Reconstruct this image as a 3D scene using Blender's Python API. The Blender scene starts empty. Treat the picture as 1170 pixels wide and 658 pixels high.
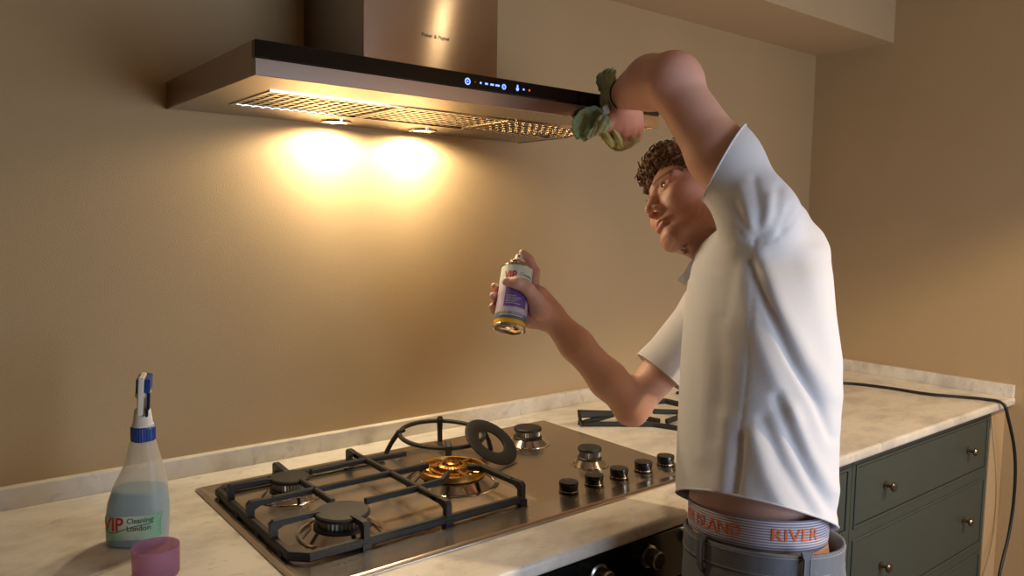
import bpy, bmesh, math, random
import numpy as np
from mathutils import Vector, Matrix

random.seed(7); rng = np.random.default_rng(7)
S = bpy.context.scene
COL = S.collection

# ------------------------------------------------------------------ camera
W, H, FPX = 1170.0, 658.0, 876.1
CAM = np.array([-0.5147, -1.6406, 1.4468])
RT = np.array([0.78383721, -0.62075839, 0.01607041])
UP = np.array([0.04125676, 0.07788288, 0.9961085])
FW = np.array([0.61959431, 0.78012389, -0.08665798])
cd = bpy.data.cameras.new('camera'); cam = bpy.data.objects.new('camera', cd); COL.objects.link(cam)
cd.sensor_width = 36.0; cd.lens = FPX / W * 36.0; cd.clip_start = 0.02
cam.matrix_world = Matrix(((RT[0], UP[0], -FW[0], CAM[0]), (RT[1], UP[1], -FW[1], CAM[1]),
                           (RT[2], UP[2], -FW[2], CAM[2]), (0, 0, 0, 1)))
S.camera = cam
def at(px, py, zc):
    """pixel + distance in metres along the view axis -> world point"""
    return CAM + zc * (FW + RT * ((px - W / 2) / FPX) - UP * ((py - H / 2) / FPX))
def cv(r, u, t):
    """direction given as (right, up, toward viewer) -> world"""
    v = RT * r + UP * u - FW * t
    return v / np.linalg.norm(v)

# ------------------------------------------------------------------ world, lamps, exposure
wd = bpy.data.worlds.new('world'); S.world = wd; wd.use_nodes = True
wd.node_tree.nodes['Background'].inputs[0].default_value = (0.55, 0.68, 0.9, 1)
wd.node_tree.nodes['Background'].inputs[1].default_value = 0.5
S.view_settings.view_transform = 'Standard'; S.view_settings.look = 'None'
S.view_settings.gamma = 1.0; S.view_settings.use_curve_mapping = False
S.view_settings.exposure = 0.0
def light(name, kind, loc, energy, color, target=None, **kw):
    l = bpy.data.lights.new(name, kind); o = bpy.data.objects.new(name, l); COL.objects.link(o)
    l.energy = energy; l.color = color; o.location = loc
    for k, v in kw.items(): setattr(l, k, v)
    if target is not None:
        o.rotation_euler = (Vector(target) - Vector(loc)).to_track_quat('-Z', 'Y').to_euler()
    return o
# daylight entering by the window behind the viewer
light('window_daylight', 'AREA', (0.90, -2.72, 1.22), 28, (0.72, 0.84, 1.0), (0.90, 0, 1.22), shape='RECTANGLE', size=1.2, size_y=1.0)
# recessed downlight in the ceiling
DOWN = (1.58, -2.14, 2.40)
light('ceiling_downlight_beam', 'SPOT', (DOWN[0], DOWN[1], 2.39), 135, (1.0, 0.73, 0.44), (DOWN[0], DOWN[1], 0), spot_size=math.radians(124), spot_blend=0.22, shadow_soft_size=0.035)
HOOD_LAMPS = [(0.240, -0.062), (0.460, -0.062)]
HOOD_Z = 1.657
for lx, ly in HOOD_LAMPS:
    light('hood_lamp_beam', 'SPOT', (lx, ly, HOOD_Z - 0.004), 11.5, (1.0, 0.80, 0.53), (lx, ly, 0), spot_size=math.radians(176), spot_blend=0.35, shadow_soft_size=0.022)

# ------------------------------------------------------------------ materials
def lin(c):
    c = [x / 255.0 for x in c]
    return tuple((x / 12.92 if x <= 0.04045 else ((x + 0.055) / 1.055) ** 2.4) for x in c) + (1.0,)
def mat(name, col=(200, 200, 200), rough=0.5, metal=0.0, noise=None, bump=None, **kw):
    m = bpy.data.materials.new(name); m.use_nodes = True
    nt = m.node_tree; b = nt.nodes['Principled BSDF']
    c = lin(col)
    b.inputs['Base Color'].default_value = c
    b.inputs['Roughness'].default_value = rough; b.inputs['Metallic'].default_value = metal
    for k, v in kw.items(): b.inputs[k.replace('_', ' ')].default_value = v
    tc = nt.nodes.new('ShaderNodeTexCoord')
    if noise:                                   # (scale, amount, stretch)
        sc, amt, st = noise
        mp = nt.nodes.new('ShaderNodeMapping'); mp.inputs['Scale'].default_value = st
        nt.links.new(tc.outputs['Object'], mp.inputs[0])
        n = nt.nodes.new('ShaderNodeTexNoise'); n.inputs['Scale'].default_value = sc; n.inputs['Detail'].default_value = 5
        nt.links.new(mp.outputs[0], n.inputs['Vector'])
        r = nt.nodes.new('ShaderNodeValToRGB')
        r.color_ramp.elements[0].position = 0.3; r.color_ramp.elements[1].position = 0.7
        r.color_ramp.elements[0].color = tuple(x * (1 - amt) for x in c[:3]) + (1,)
        r.color_ramp.elements[1].color = tuple(min(1, x * (1 + amt)) for x in c[:3]) + (1,)
        nt.links.new(n.outputs[0], r.inputs[0]); nt.links.new(r.outputs[0], b.inputs['Base Color'])
    if bump:                                    # (scale, strength, stretch)
        sc, amt, st = bump
        mp = nt.nodes.new('ShaderNodeMapping'); mp.inputs['Scale'].default_value = st
        nt.links.new(tc.outputs['Object'], mp.inputs[0])
        n = nt.nodes.new('ShaderNodeTexNoise'); n.inputs['Scale'].default_value = sc; n.inputs['Detail'].default_value = 4
        nt.links.new(mp.outputs[0], n.inputs['Vector'])
        bp = nt.nodes.new('ShaderNodeBump'); bp.inputs['Strength'].default_value = amt; bp.inputs['Distance'].default_value = 0.002
        nt.links.new(n.outputs[0], bp.inputs['Height']); nt.links.new(bp.outputs[0], b.inputs['Normal'])
    return m
def emit(name, col, strength):
    m = bpy.data.materials.new(name); m.use_nodes = True; nt = m.node_tree
    b = nt.nodes['Principled BSDF']; b.inputs['Base Color'].default_value = (0, 0, 0, 1)
    b.inputs['Emission Color'].default_value = lin(col); b.inputs['Emission Strength'].default_value = strength
    return m
def glassy(name, col, alpha, rough=0.3):
    """thin translucent plastic: part see-through, part light-scattering"""
    m = bpy.data.materials.new(name); m.use_nodes = True; nt = m.node_tree
    out = nt.nodes['Material Output']; b = nt.nodes['Principled BSDF']
    b.inputs['Base Color'].default_value = lin(col); b.inputs['Roughness'].default_value = rough
    tl = nt.nodes.new('ShaderNodeBsdfTranslucent'); tl.inputs[0].default_value = lin(col)
    tr = nt.nodes.new('ShaderNodeBsdfTransparent'); tr.inputs[0].default_value = lin(tuple(min(255, c * .5 + 128) for c in col))
    m1 = nt.nodes.new('ShaderNodeMixShader'); m1.inputs[0].default_value = 0.4
    nt.links.new(b.outputs[0], m1.inputs[1]); nt.links.new(tl.outputs[0], m1.inputs[2])
    m2 = nt.nodes.new('ShaderNodeMixShader'); m2.inputs[0].default_value = alpha
    nt.links.new(tr.outputs[0], m2.inputs[1]); nt.links.new(m1.outputs[0], m2.inputs[2])
    nt.links.new(m2.outputs[0], out.inputs[0])
    return m
def attr_mat(name, rough, **kw):
    m = mat(name, (200, 200, 200), rough, **kw); nt = m.node_tree
    a = nt.nodes.new('ShaderNodeVertexColor'); a.layer_name = 'col'
    nt.links.new(a.outputs[0], nt.nodes['Principled BSDF'].inputs['Base Color'])
    return m
U1 = (1, 1, 1)
M = {}
M['wall'] = mat('wall_paint', (176, 151, 114), 0.85, noise=(3.0, 0.03, U1), bump=(420, 0.25, U1))
M['ceil'] = mat('ceiling_paint', (184, 162, 130), 0.9, noise=(3.0, 0.02, U1))
M['floor'] = mat('floor_oak', (120, 95, 70), 0.5, noise=(4, 0.25, (1, 9, 1)))
M['steel'] = mat('brushed_steel', (165, 152, 144), 0.24, 1.0, noise=(30, 0.05, (1, 90, 90)), Anisotropic=0.0)
M['hobsteel'] = mat('hob_steel', (204, 194, 182), 0.24, 1.0, noise=(30, 0.04, (1, 90, 90)))
M['chim'] = mat('chimney_steel', (168, 155, 148), 0.16, 1.0, noise=(20, 0.04, (1, 60, 60)), Anisotropic=0.9, Anisotropic_Rotation=0.25)
M['polish'] = mat('polished_steel', (205, 196, 186), 0.12, 1.0)
M['alu'] = mat('aluminium', (190, 184, 176), 0.3, 1.0)
M['blackglass'] = mat('black_glass', (16, 15, 14), 0.12)
M['iron'] = mat('cast_iron', (30, 29, 28), 0.55, noise=(60, 0.25, U1), bump=(300, 0.4, U1))
M['enamel'] = mat('black_enamel', (34, 33, 32), 0.5, bump=(500, 0.3, U1))
M['brass'] = mat('brass', (200, 156, 88), 0.33, 1.0, noise=(60, 0.2, U1))
M['knob'] = mat('knob_black', (14, 14, 15), 0.15)
M['green'] = mat('cabinet_green', (60, 68, 62), 0.5, noise=(12, 0.05, U1))
M['gap'] = mat('dark_gap', (22, 25, 24), 0.8)
M['oven'] = mat('oven_black', (14, 17, 18), 0.18)
M['nickel'] = mat('nickel', (170, 165, 155), 0.28, 1.0)
M['darknickel'] = mat('aged_nickel', (120, 112, 100), 0.3, 1.0)
M['rubber'] = mat('cable_rubber', (22, 22, 24), 0.5)
M['white'] = mat('white_plastic', (222, 216, 205), 0.4)
M['blue'] = mat('blue_plastic', (24, 62, 138), 0.4)
M['navy'] = mat('navy_plastic', (18, 30, 62), 0.4)
M['frost'] = glassy('frosted_plastic', (230, 226, 214), 0.52, 0.35)
M['liquid'] = glassy('blue_liquid', (150, 205, 232), 0.97, 0.3)
M['lilac'] = glassy('lilac_plastic', (200, 158, 186), 0.45, 0.25)
M['red'] = mat('print_red', (196, 30, 36), 0.5)
M['olive'] = mat('print_olive', (74, 84, 40), 0.5)
M['ink'] = mat('print_black', (40, 36, 34), 0.5)
M['orange'] = mat('print_orange', (226, 106, 50), 0.7)
M['denim'] = mat('grey_denim', (112, 118, 128), 0.9, noise=(26, 0.14, (1, 1, .4)), bump=(700, 0.5, U1))
M['stitch'] = mat('stitching', (164, 168, 172), 0.9)
M['shirt'] = mat('white_pique', (216, 217, 223), 0.9, bump=(650, 0.18, U1), Sheen_Weight=0.1)
M['button'] = mat('button', (222, 220, 214), 0.4)
M['skin'] = attr_mat('skin', 0.5, bump=(240, 0.12, U1))
M['skin'].node_tree.nodes['Principled BSDF'].inputs['Subsurface Weight'].default_value = 0.12
M['skin'].node_tree.nodes['Principled BSDF'].inputs['Subsurface Radius'].default_value = (0.012, 0.005, 0.003)
M['hair'] = mat('brown_hair', (112, 80, 50), 0.5, noise=(70, 0.5, U1))
M['eye'] = mat('eye_white', (226, 216, 208), 0.15)
M['iris'] = mat('iris', (60, 70, 66), 0.15)
M['clothg'] = mat('cloth_green', (176, 184, 142), 0.95, bump=(420, 0.8, U1), noise=(16, 0.12, U1))
M['clothy'] = mat('cloth_yellow', (206, 204, 138), 0.95, bump=(420, 0.8, U1), noise=(16, 0.1, U1))
M['clothd'] = mat('cloth_dark_green', (152, 172, 132), 0.95, bump=(420, 0.8, U1), noise=(16, 0.12, U1))
M['clothtag'] = mat('cloth_tag', (196, 208, 216), 0.8)
M['ledb'] = emit('led_blue', (110, 140, 255), 3.0)
M['ledr'] = emit('led_red', (255, 70, 50), 1.6)
M['bulb'] = emit('lamp_lens', (255, 226, 170), 45.0)
M['downlens'] = emit('downlight_lens', (255, 222, 165), 170.0)
M['tint'] = mat('window_frame_white', (225, 225, 222), 0.5)

def marble():
    m = mat('white_marble', (214, 206, 194), 0.3); nt = m.node_tree; b = nt.nodes['Principled BSDF']
    tc = nt.nodes.new('ShaderNodeTexCoord')
    mp = nt.nodes.new('ShaderNodeMapping'); mp.inputs['Rotation'].default_value = (0, 0, 0.5); mp.inputs['Scale'].default_value = (1, 1.8, 1)
    nt.links.new(tc.outputs['Object'], mp.inputs[0])
    n1 = nt.nodes.new('ShaderNodeTexNoise'); n1.inputs['Scale'].default_value = 6; n1.inputs['Detail'].default_value = 8; n1.inputs['Roughness'].default_value = 0.65
    n2 = nt.nodes.new('ShaderNodeTexNoise'); n2.inputs['Scale'].default_value = 22; n2.inputs['Detail'].default_value = 6; n2.inputs['Distortion'].default_value = 1.2
    nt.links.new(mp.outputs[0], n1.inputs['Vector']); nt.links.new(mp.outputs[0], n2.inputs['Vector'])
    r1 = nt.nodes.new('ShaderNodeValToRGB'); e = r1.color_ramp.elements
    e[0].position = 0.36; e[0].color = lin((192, 186, 176)); e[1].position = 0.56; e[1].color = lin((222, 216, 204))
    r2 = nt.nodes.new('ShaderNodeValToRGB'); e = r2.color_ramp.elements
    e[0].position = 0.30; e[0].color = lin((150, 142, 132)); e[1].position = 0.40; e[1].color = (1, 1, 1, 1)
    mx = nt.nodes.new('ShaderNodeMix'); mx.data_type = 'RGBA'; mx.blend_type = 'MULTIPLY'; mx.inputs[0].default_value = 0.28
    nt.links.new(n1.outputs[0], r1.inputs[0]); nt.links.new(n2.outputs[0], r2.inputs[0])
    nt.links.new(r1.outputs[0], mx.inputs[6]); nt.links.new(r2.outputs[0], mx.inputs[7]); nt.links.new(mx.outputs[2], b.inputs['Base Color'])
    return m
M['marble'] = marble()

# ------------------------------------------------------------------ helpers
def tag(o, label=None, cat=None, group=None, kind=None):
    if label: o['label'] = label
    if cat: o['category'] = cat
    if group: o['group'] = group
    if kind: o['kind'] = kind
    return o
def empty(name, loc, label, cat, group=None, rot=None):
    o = bpy.data.objects.new(name, None); COL.objects.link(o); o.location = loc; o.empty_display_size = 0.05
    if rot is not None: o.rotation_euler = rot
    return tag(o, label, cat, group)
def link_mesh(name, me, mats, parent=None, smooth=None):
    o = bpy.data.objects.new(name, me); COL.objects.link(o)
    for m in (mats if isinstance(mats, (list, tuple)) else [mats]): me.materials.append(M[m])
    if parent is not None:
        o.parent = parent
        bpy.context.view_layer.update()
        o.matrix_parent_inverse = parent.matrix_world.inverted()
    if smooth is not None:
        if smooth is True: me.polygons.foreach_set('use_smooth', [True] * len(me.polygons))
        else:
            me.polygons.foreach_set('use_smooth', [True] * len(me.polygons)); me.set_sharp_from_angle(angle=math.radians(smooth))
    return o
def build(name, bm, mats, parent=None, smooth=None, recalc=True):
    if recalc: bmesh.ops.recalc_face_normals(bm, faces=bm.faces)
    me = bpy.data.meshes.new(name); bm.to_mesh(me); bm.free()
    return link_mesh(name, me, mats, parent, smooth)
def box(bm, x0, x1, y0, y1, z0, z1, bev=0.0, seg=2, mi=0):
    r = bmesh.ops.create_cube(bm, size=1.0)
    for v in r['verts']:
        v.co = Vector(((x0 + x1) / 2 + v.co.x * (x1 - x0), (y0 + y1) / 2 + v.co.y * (y1 - y0), (z0 + z1) / 2 + v.co.z * (z1 - z0)))
    fs = list({f for v in r['verts'] for f in v.link_faces})
    for f in fs: f.material_index = mi
    if bev > 0:
        es = list({e for v in r['verts'] for e in v.link_edges})
        bmesh.ops.bevel(bm, geom=es, offset=bev, segments=seg, affect='EDGES', profile=0.5)
def lathe(bm, prof, c=(0, 0, 0), seg=40, axis=None, closed=False, star=None, mi=0):
    """prof: list of (radius, height); revolve about axis through c"""
    c = Vector(c); az = Vector(axis).normalized() if axis is not None else Vector((0, 0, 1))
    ax = az.orthogonal().normalized() if axis is not None else Vector((1, 0, 0)); ay = az.cross(ax)
    rings = []
    for r, h in prof:
        if r < 1e-6: rings.append([bm.verts.new(c + az * h)])
        else:
            ring = []
            for i in range(seg):
                a = 2 * math.pi * i / seg
                rr = r * (star if star and i % 2 else 1)
                ring.append(bm.verts.new(c + az * h + (ax * math.cos(a) + ay * math.sin(a)) * rr))
            rings.append(ring)
    prs = list(zip(rings, rings[1:])) + ([(rings[-1], rings[0])] if closed else [])
    for A, B in prs:
        for i in range(seg):
            j = (i + 1) % seg
            if len(A) == 1 and len(B) == 1: break
            if len(A) == 1: f = bm.faces.new((A[0], B[j], B[i]))
            elif len(B) == 1: f = bm.faces.new((A[i], A[j], B[0]))
            else: f = bm.faces.new((A[i], A[j], B[j], B[i]))
            f.material_index = mi
def tube(bm, pts, r, seg=8, closed=False, up=None, sq=None, caps=True):
    """sweep a round (or sq=(w,h) rectangular, bevelled) section along pts; r scalar or list"""
    P = [Vector(p) for p in pts]; n = len(P); rings = []; prev = None
    for i, p in enumerate(P):
        a = P[(i - 1) % n] if (closed or i > 0) else P[i]; b = P[(i + 1) % n] if (closed or i < n - 1) else P[i]
        t = (b - a).normalized()
        if up is not None: u = (Vector(up) - t * t.dot(Vector(up))).normalized()
        else:
            u = prev - t * t.dot(prev) if prev is not None else t.orthogonal()
            if u.length < 1e-6: u = t.orthogonal()
            u.normalize()
        prev = u; s = t.cross(u)
        rr = r[i] if isinstance(r, (list, tuple)) else r
        ring = []
        if sq:
            w, h = sq; b_ = min(w, h) * 0.22
            k = 1.0
            if 0 < i < n - 1 or closed:
                t1 = (p - a).normalized(); t2 = (b - p).normalized()
                k = 1 / max(0.6, math.cos(t1.angle(t2, 0) / 2))
            for sx, sy in ((w/2, h/2-b_), (w/2-b_, h/2), (-w/2+b_, h/2), (-w/2, h/2-b_), (-w/2, -h/2+b_), (-w/2+b_, -h/2), (w/2-b_, -h/2), (w/2, -h/2+b_)):
                ring.append(bm.verts.new(p + s * sx * k + u * sy * k))
        else:
            for j in range(seg):
                an = 2 * math.pi * j / seg
                ring.append(bm.verts.new(p + (u * math.cos(an) + s * math.sin(an)) * rr))
        rings.append(ring)
    m = len(rings[0])
    for A, B in list(zip(rings, rings[1:])) + ([(rings[-1], rings[0])] if closed else []):
        for j in range(m): bm.faces.new((A[j], A[(j + 1) % m], B[(j + 1) % m], B[j]))
    if caps and not closed:
        bm.faces.new(rings[0]); bm.faces.new(list(reversed(rings[-1])))
def spline(pts, n=8, closed=False):
    P = [np.array(p, float) for p in pts]; out = []; N = len(P)
    for i in range(N if closed else N - 1):
        g = lambda k: P[k % N] if closed else P[min(max(k, 0), N - 1)]
        p0, p1, p2, p3 = g(i - 1), g(i), g(i + 1), g(i + 2)
        for k in range(n):
            t = k / n
            out.append(0.5 * (2 * p1 + (p2 - p0) * t + (2 * p0 - 5 * p1 + 4 * p2 - p3) * t * t + (3 * p1 - p0 - 3 * p2 + p3) * t ** 3))
    if not closed: out.append(P[-1])
    return out
def text_mesh(body, size, bold=0.0, shear=0.0, xscale=1.0, maxedge=None, spacing=1.0):
    cu = bpy.data.curves.new('lettering', 'FONT'); cu.body = body; cu.size = size; cu.offset = bold * size * .5; cu.shear = shear
    cu.align_x = 'LEFT'; cu.resolution_u = 3; cu.space_character = spacing
    o = bpy.data.objects.new('lettering_source', cu); COL.objects.link(o)
    bpy.context.view_layer.update()
    me = bpy.data.meshes.new_from_object(o.evaluated_get(bpy.context.evaluated_depsgraph_get()))
    bpy.data.objects.remove(o); bpy.data.curves.remove(cu)
    bm = bmesh.new(); bm.from_mesh(me); bpy.data.meshes.remove(me)
    bmesh.ops.remove_doubles(bm, verts=bm.verts, dist=1e-6)
    if maxedge:
        for _ in range(3):
            es = [e for e in bm.edges if e.calc_length() > maxedge]
            if not es: break
            bmesh.ops.subdivide_edges(bm, edges=es, cuts=1)
            bmesh.ops.triangulate(bm, faces=bm.faces)
    for v in bm.verts: v.co.x *= xscale
    return bm
def lettering(name, body, size, mapper, material, parent, **kw):
    bm = text_mesh(body, size, **kw)
    for v in bm.verts: v.co = Vector(mapper(v.co.x, v.co.y))
    return build(name, bm, material, parent, recalc=False)
def planar(o, ux, uy):
    o, ux, uy = Vector(o), Vector(ux), Vector(uy)
    return lambda x, y: o + ux * x + uy * y

# ------------------------------------------------------------------ the room
XL, XR, YB, YR, ZC = -2.6, 2.261, 0.0, -2.75, 2.42
def structure(name, boxes, m, bev=0.0):
    bm = bmesh.new()
    for b in boxes: box(bm, *b, bev=bev)
    return tag(build(name, bm, m), kind='structure')
structure('floor', [(XL, XR, YR, YB, -0.1, 0)], 'floor')
structure('ceiling', [(XL, XR, YR, YB, ZC, ZC + 0.1)], 'ceil')
structure('wall_back', [(XL - .1, XR + .1, YB, YB + 0.1, -0.1, ZC + .1)], 'wall')
structure('wall_right', [(XR, XR + 0.1, YR, YB, -0.1, ZC + .1)], 'wall')
structure('wall_left', [(XL - .1, XL, YR, YB, -0.1, ZC + .1)], 'wall')
wx0, wx1, wz0, wz1 = 0.25, 1.55, 0.67, 1.77
structure('wall_front', [(XL - .1, wx0, YR - .1, YR, -0.1, ZC + .1), (wx1, XR + .1, YR - .1, YR, -0.1, ZC + .1),
                         (wx0, wx1, YR - .1, YR, -0.1, wz0), (wx0, wx1, YR - .1, YR, wz1, ZC + .1)], 'wall')
win = structure('window_1', [(wx0, wx0 + .05, YR - .08, YR - .03, wz0, wz1), (wx1 - .05, wx1, YR - .08, YR - .03, wz0, wz1),
                             (wx0, wx1, YR - .08, YR - .03, wz0, wz0 + .05), (wx0, wx1, YR - .08, YR - .03, wz1 - .05, wz1),
                             (.88, .92, YR - .08, YR - .03, wz0, wz1)], 'tint')
structure('ceiling_bulkhead', [(XL, XR, -0.295, YB, 2.097, ZC)], 'ceil')

# downlight fitting
dl = empty('ceiling_downlight', (DOWN[0], DOWN[1], ZC), 'round white recessed downlight in the ceiling behind the man', 'light')
bm = bmesh.new(); lathe(bm, [(0.032, 0), (0.045, 0), (0.046, -0.005), (0.033, -0.008)], (DOWN[0], DOWN[1], ZC), closed=True); build('bezel', bm, 'white', dl, 40)
bm = bmesh.new(); lathe(bm, [(0, -.020), (.014, -.018), (.026, -.012), (.032, -.002)], (DOWN[0], DOWN[1], ZC)); build('lens', bm, 'downlens', dl, True)  # dome shape and strong glow added to draw a streak on the chimney

# ------------------------------------------------------------------ worktop and upstands
CT, YF = 0.91, -0.7514
bm = bmesh.new(); box(bm, XL, XR, YF, YB, CT - 0.027, CT)
es = [e for e in bm.edges if all(abs(v.co.y - YF) < 1e-5 for v in e.verts) and abs(e.verts[0].co.z - e.verts[1].co.z) < 1e-5]
bmesh.ops.bevel(bm, geom=es, offset=0.008, segments=4, affect='EDGES', profile=0.5)
tag(build('marble_worktop', bm, 'marble', smooth=35), 'pale veined marble worktop running along the wall under the hob', 'worktop')
bm = bmesh.new(); box(bm, XL, XR - 0.02, -0.02, 0, CT, CT + 0.0402, bev=0.0015)
tag(build('marble_upstand', bm, 'marble'), 'low marble upstand along the wall behind the hob and spray bottle', 'upstand')
bm = bmesh.new(); box(bm, XR - 0.02, XR, YF + .002, 0, CT, CT + 0.0402, bev=0.0015)
tag(build('marble_upstand', bm, 'marble'), 'short marble upstand on the side wall at the far end of worktop', 'upstand')

# ------------------------------------------------------------------ cabinets below
FY = -0.722
def drawer_unit(x0, x1, label, knobs):
    t = empty('drawer_cabinet', ((x0 + x1) / 2, FY, 0), label, 'cabinet', 'green drawer cabinets under the worktop')
    ZS = [(0.700, 0.853), (0.457, 0.660), (0.150, 0.417)]
    st = 0.022
    bm = bmesh.new(); box(bm, x0, x1, FY + 0.03, -0.03, 0.1, CT - 0.028); build('carcass', bm, 'gap', t)
    bm = bmesh.new()
    box(bm, x0, x0 + st, FY, FY + 0.028, 0.1, CT - 0.028); box(bm, x1 - st, x1, FY, FY + 0.028, 0.1, CT - 0.028)
    for a, b in ((0.857, CT - 0.028), (0.664, 0.696), (0.421, 0.453), (0.1, 0.146)): box(bm, x0 + st, x1 - st, FY, FY + 0.028, a, b)
    build('face_frame', bm, 'green', t)
    bm = bmesh.new(); box(bm, x0, x1, FY + 0.06, FY + 0.08, 0.0, 0.1); build('plinth', bm, 'green', t)
    for a, b in ZS:
        u, v = x0 + st, x1 - st
        bm = bmesh.new()            # raised cock-bead round the opening
        for q in ((u - .002, v + .002, a - .006, a + .001), (u - .002, v + .002, b - .001, b + .006), (u - .006, u + .001, a - .006, b + .006), (v - .001, v + .006, a - .006, b + .006)):
            box(bm, q[0], q[1], FY - 0.004, FY + 0.01, q[2], q[3], bev=0.0015, seg=1)
        build('bead', bm, 'green', t)
        bm = bmesh.new(); box(bm, u + .0035, v - .0035, FY - 0.001, FY + 0.02, a + .0035, b - .0035, bev=0.001, seg=1)
        d = build('drawer_front', bm, 'green', t)
        for kx in knobs:
            bm = bmesh.new()
            lathe(bm, [(0.011, 0), (0.011, 0.002), (0.0045, 0.004), (0.004, 0.014), (0.011, 0.019), (0.0125, 0.023), (0.010, 0.027), (0, 0.0285)],
                  (kx, FY - 0.001, (a + b) / 2 if b > .5 else .30), seg=20, axis=(0, -1, 0)); build('knob', bm, 'darknickel', d, 30)
    return t
drawer_unit(1.296, 2.150, 'wide dark green drawer cabinet beside the side wall, cable hanging before it', (1.47, 1.99))
drawer_unit(0.840, 1.294, 'narrower dark green drawer cabinet half hidden behind the man in white', (1.067,))
bm = bmesh.new(); box(bm, 2.152, XR, FY - .004, FY + 0.02, 0.0, CT - 0.028, bev=0.001, seg=1)
tag(build('filler_panel', bm, 'wall'), 'narrow pale filler panel between green drawers and side wall', 'panel')
ov = empty('oven', (0.37, FY, 0), 'black built-in oven under the hob with steel control knobs', 'oven')
bm = bmesh.new(); box(bm, -0.086, 0.836, FY + .02, -0.05, 0.1, CT - 0.028); build('body', bm, 'gap', ov)
bm = bmesh.new(); box(bm, -0.084, 0.834, FY - 0.012, FY + 0.018, 0.775, 0.872, bev=0.002); build('control_panel', bm, 'oven', ov)
bm = bmesh.new(); box(bm, -0.084, 0.834, FY - 0.012, FY + 0.018, 0.26, 0.768, bev=0.003); dr = build('door', bm, 'oven', ov)
bm = bmesh.new(); tube(bm, [(-0.02, FY - .05, .72), (.77, FY - .05, .72)], 0.009, 14)
for hx in (.03, .72): tube(bm, [(hx, FY - .012, .72), (hx, FY - .05, .72)], 0.006, 10)
build('handle', bm, 'nickel', dr, 40)
for kx in (0.02, 0.15, 0.28, 0.405, 0.535, 0.665):
    bm = bmesh.new(); lathe(bm, [(0.0, 0.002), (0.020, 0.002), (0.020, 0.0), (0.021, 0.004), (0.017, 0.006), (0.0165, 0.026), (0.0145, 0.029), (0, 0.029)], (kx, FY - .0118, .838), seg=28, axis=(0, -1, 0))
    build('knob', bm, 'nickel', ov, 30)
drawer_unit(-0.700, -0.090, 'dark green drawer cabinet on the far side of the oven below the spray bottle', (-0.395,))

# ------------------------------------------------------------------ extractor hood
KX0, KX1, KY = -0.0955, 0.8045, -0.492
ZT, ZM = HOOD_Z + 0.0525, HOOD_Z + 0.0258
hd = empty('extractor_hood', ((KX0 + KX1) / 2, 0, HOOD_Z), 'flat steel extractor hood with square chimney and two lit lamps', 'extractor hood')
bm = bmesh.new()
box(bm, KX0, KX1, KY, KY + 0.012, HOOD_Z, ZM, bev=.0008, seg=1)                 # front strip
box(bm, KX0, KX0 + 0.004, KY + .012, -0.001, HOOD_Z, ZT); box(bm, KX1 - 0.004, KX1, KY + .012, -0.001, HOOD_Z, ZT)
box(bm, KX0 + .004, KX1 - .004, -0.006, -0.001, HOOD_Z + .0035, ZT); box(bm, KX0 + .004, KX1 - .004, KY + .012, -0.006, ZT - .004, ZT)
build('body', bm, 'steel', hd)
bm = bmesh.new(); box(bm, KX0, KX1, KY - .0005, KY + 0.012, ZM + .0006, ZT, bev=.0008, seg=1)
gl = build('glass_control_strip', bm, 'blackglass', hd); tag(gl, 'glossy black glass control strip')
FX = [(-0.025, 0.236), (0.240, 0.501), (0.505, 0.766)]; FY0, FY1 = -0.365, -0.158
bm = bmesh.new()                                                                 # underside with filter openings and lamp holes
xs = [KX0 + .004, FX[0][0], FX[0][1], FX[1][0], FX[1][1], FX[2][0], FX[2][1], KX1 - .004]
zu0, zu1 = HOOD_Z + 0.001, HOOD_Z + 0.004
box(bm, xs[0], xs[-1], KY + .012, FY0, zu0, zu1); box(bm, xs[0], xs[-1], FY1, -0.006, zu0, zu1)
for a, b in ((0, 1), (2, 3), (4, 5), (6, 7)): box(bm, xs[a], xs[b], FY0, FY1, zu0, zu1)
build('underside_panel', bm, 'steel', hd)
for a, b in FX:
    bm = bmesh.new(); fw_ = 0.008
    for q in ((a, b, FY0, FY0 + fw_), (a, b, FY1 - fw_, FY1), (a, a + fw_, FY0 + fw_, FY1 - fw_), (b - fw_, b, FY0 + fw_, FY1 - fw_)):
        box(bm, q[0] + .0005, q[1] - .0005, q[2], q[3], HOOD_Z - .001, HOOD_Z + .005)
    f = build('filter', bm, 'polish', hd)
    bm = bmesh.new(); nx, ny = 13, 8                                             # pressed lattice: bars round real slots
    for i in range(nx + 1):
        x = a + fw_ + (b - a - 2 * fw_) * i / nx
        box(bm, x - .0028, x + .0028, FY0 + fw_, FY1 - fw_, HOOD_Z + .0005, HOOD_Z + .004)
    for j in range(ny + 1):
        y = FY0 + fw_ + (FY1 - FY0 - 2 * fw_) * j / ny
        box(bm, a + fw_, b - fw_, y - .004, y + .004, HOOD_Z + .0012, HOOD_Z + .005)
    build('filter_lattice', bm, 'polish', f)
    bm = bmesh.new(); box(bm, a + fw_, b - fw_, FY0 + fw_, FY1 - fw_, HOOD_Z + .012, HOOD_Z + .014); build('filter_backing', bm, 'alu', f)
for lx, ly in HOOD_LAMPS:
    bm = bmesh.new(); lathe(bm, [(0.026, 0.001), (0.034, 0.001), (0.034, -0.002), (0.027, -0.003)], (lx, ly, HOOD_Z), closed=True); lp = build('lamp_ring', bm, 'polish', hd, 40)
    bm = bmesh.new(); lathe(bm, [(0, 0), (0.026, 0.0)], (lx, ly, HOOD_Z + .0005)); build('lamp_lens', bm, 'bulb', lp)
CX0, CX1, CYF = 0.192, 0.5145, -0.2805
bm = bmesh.new(); box(bm, CX0, CX1, CYF, -0.001, ZT, 2.096, bev=.001, seg=1); ch = build('chimney', bm, 'chim', hd)
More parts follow.
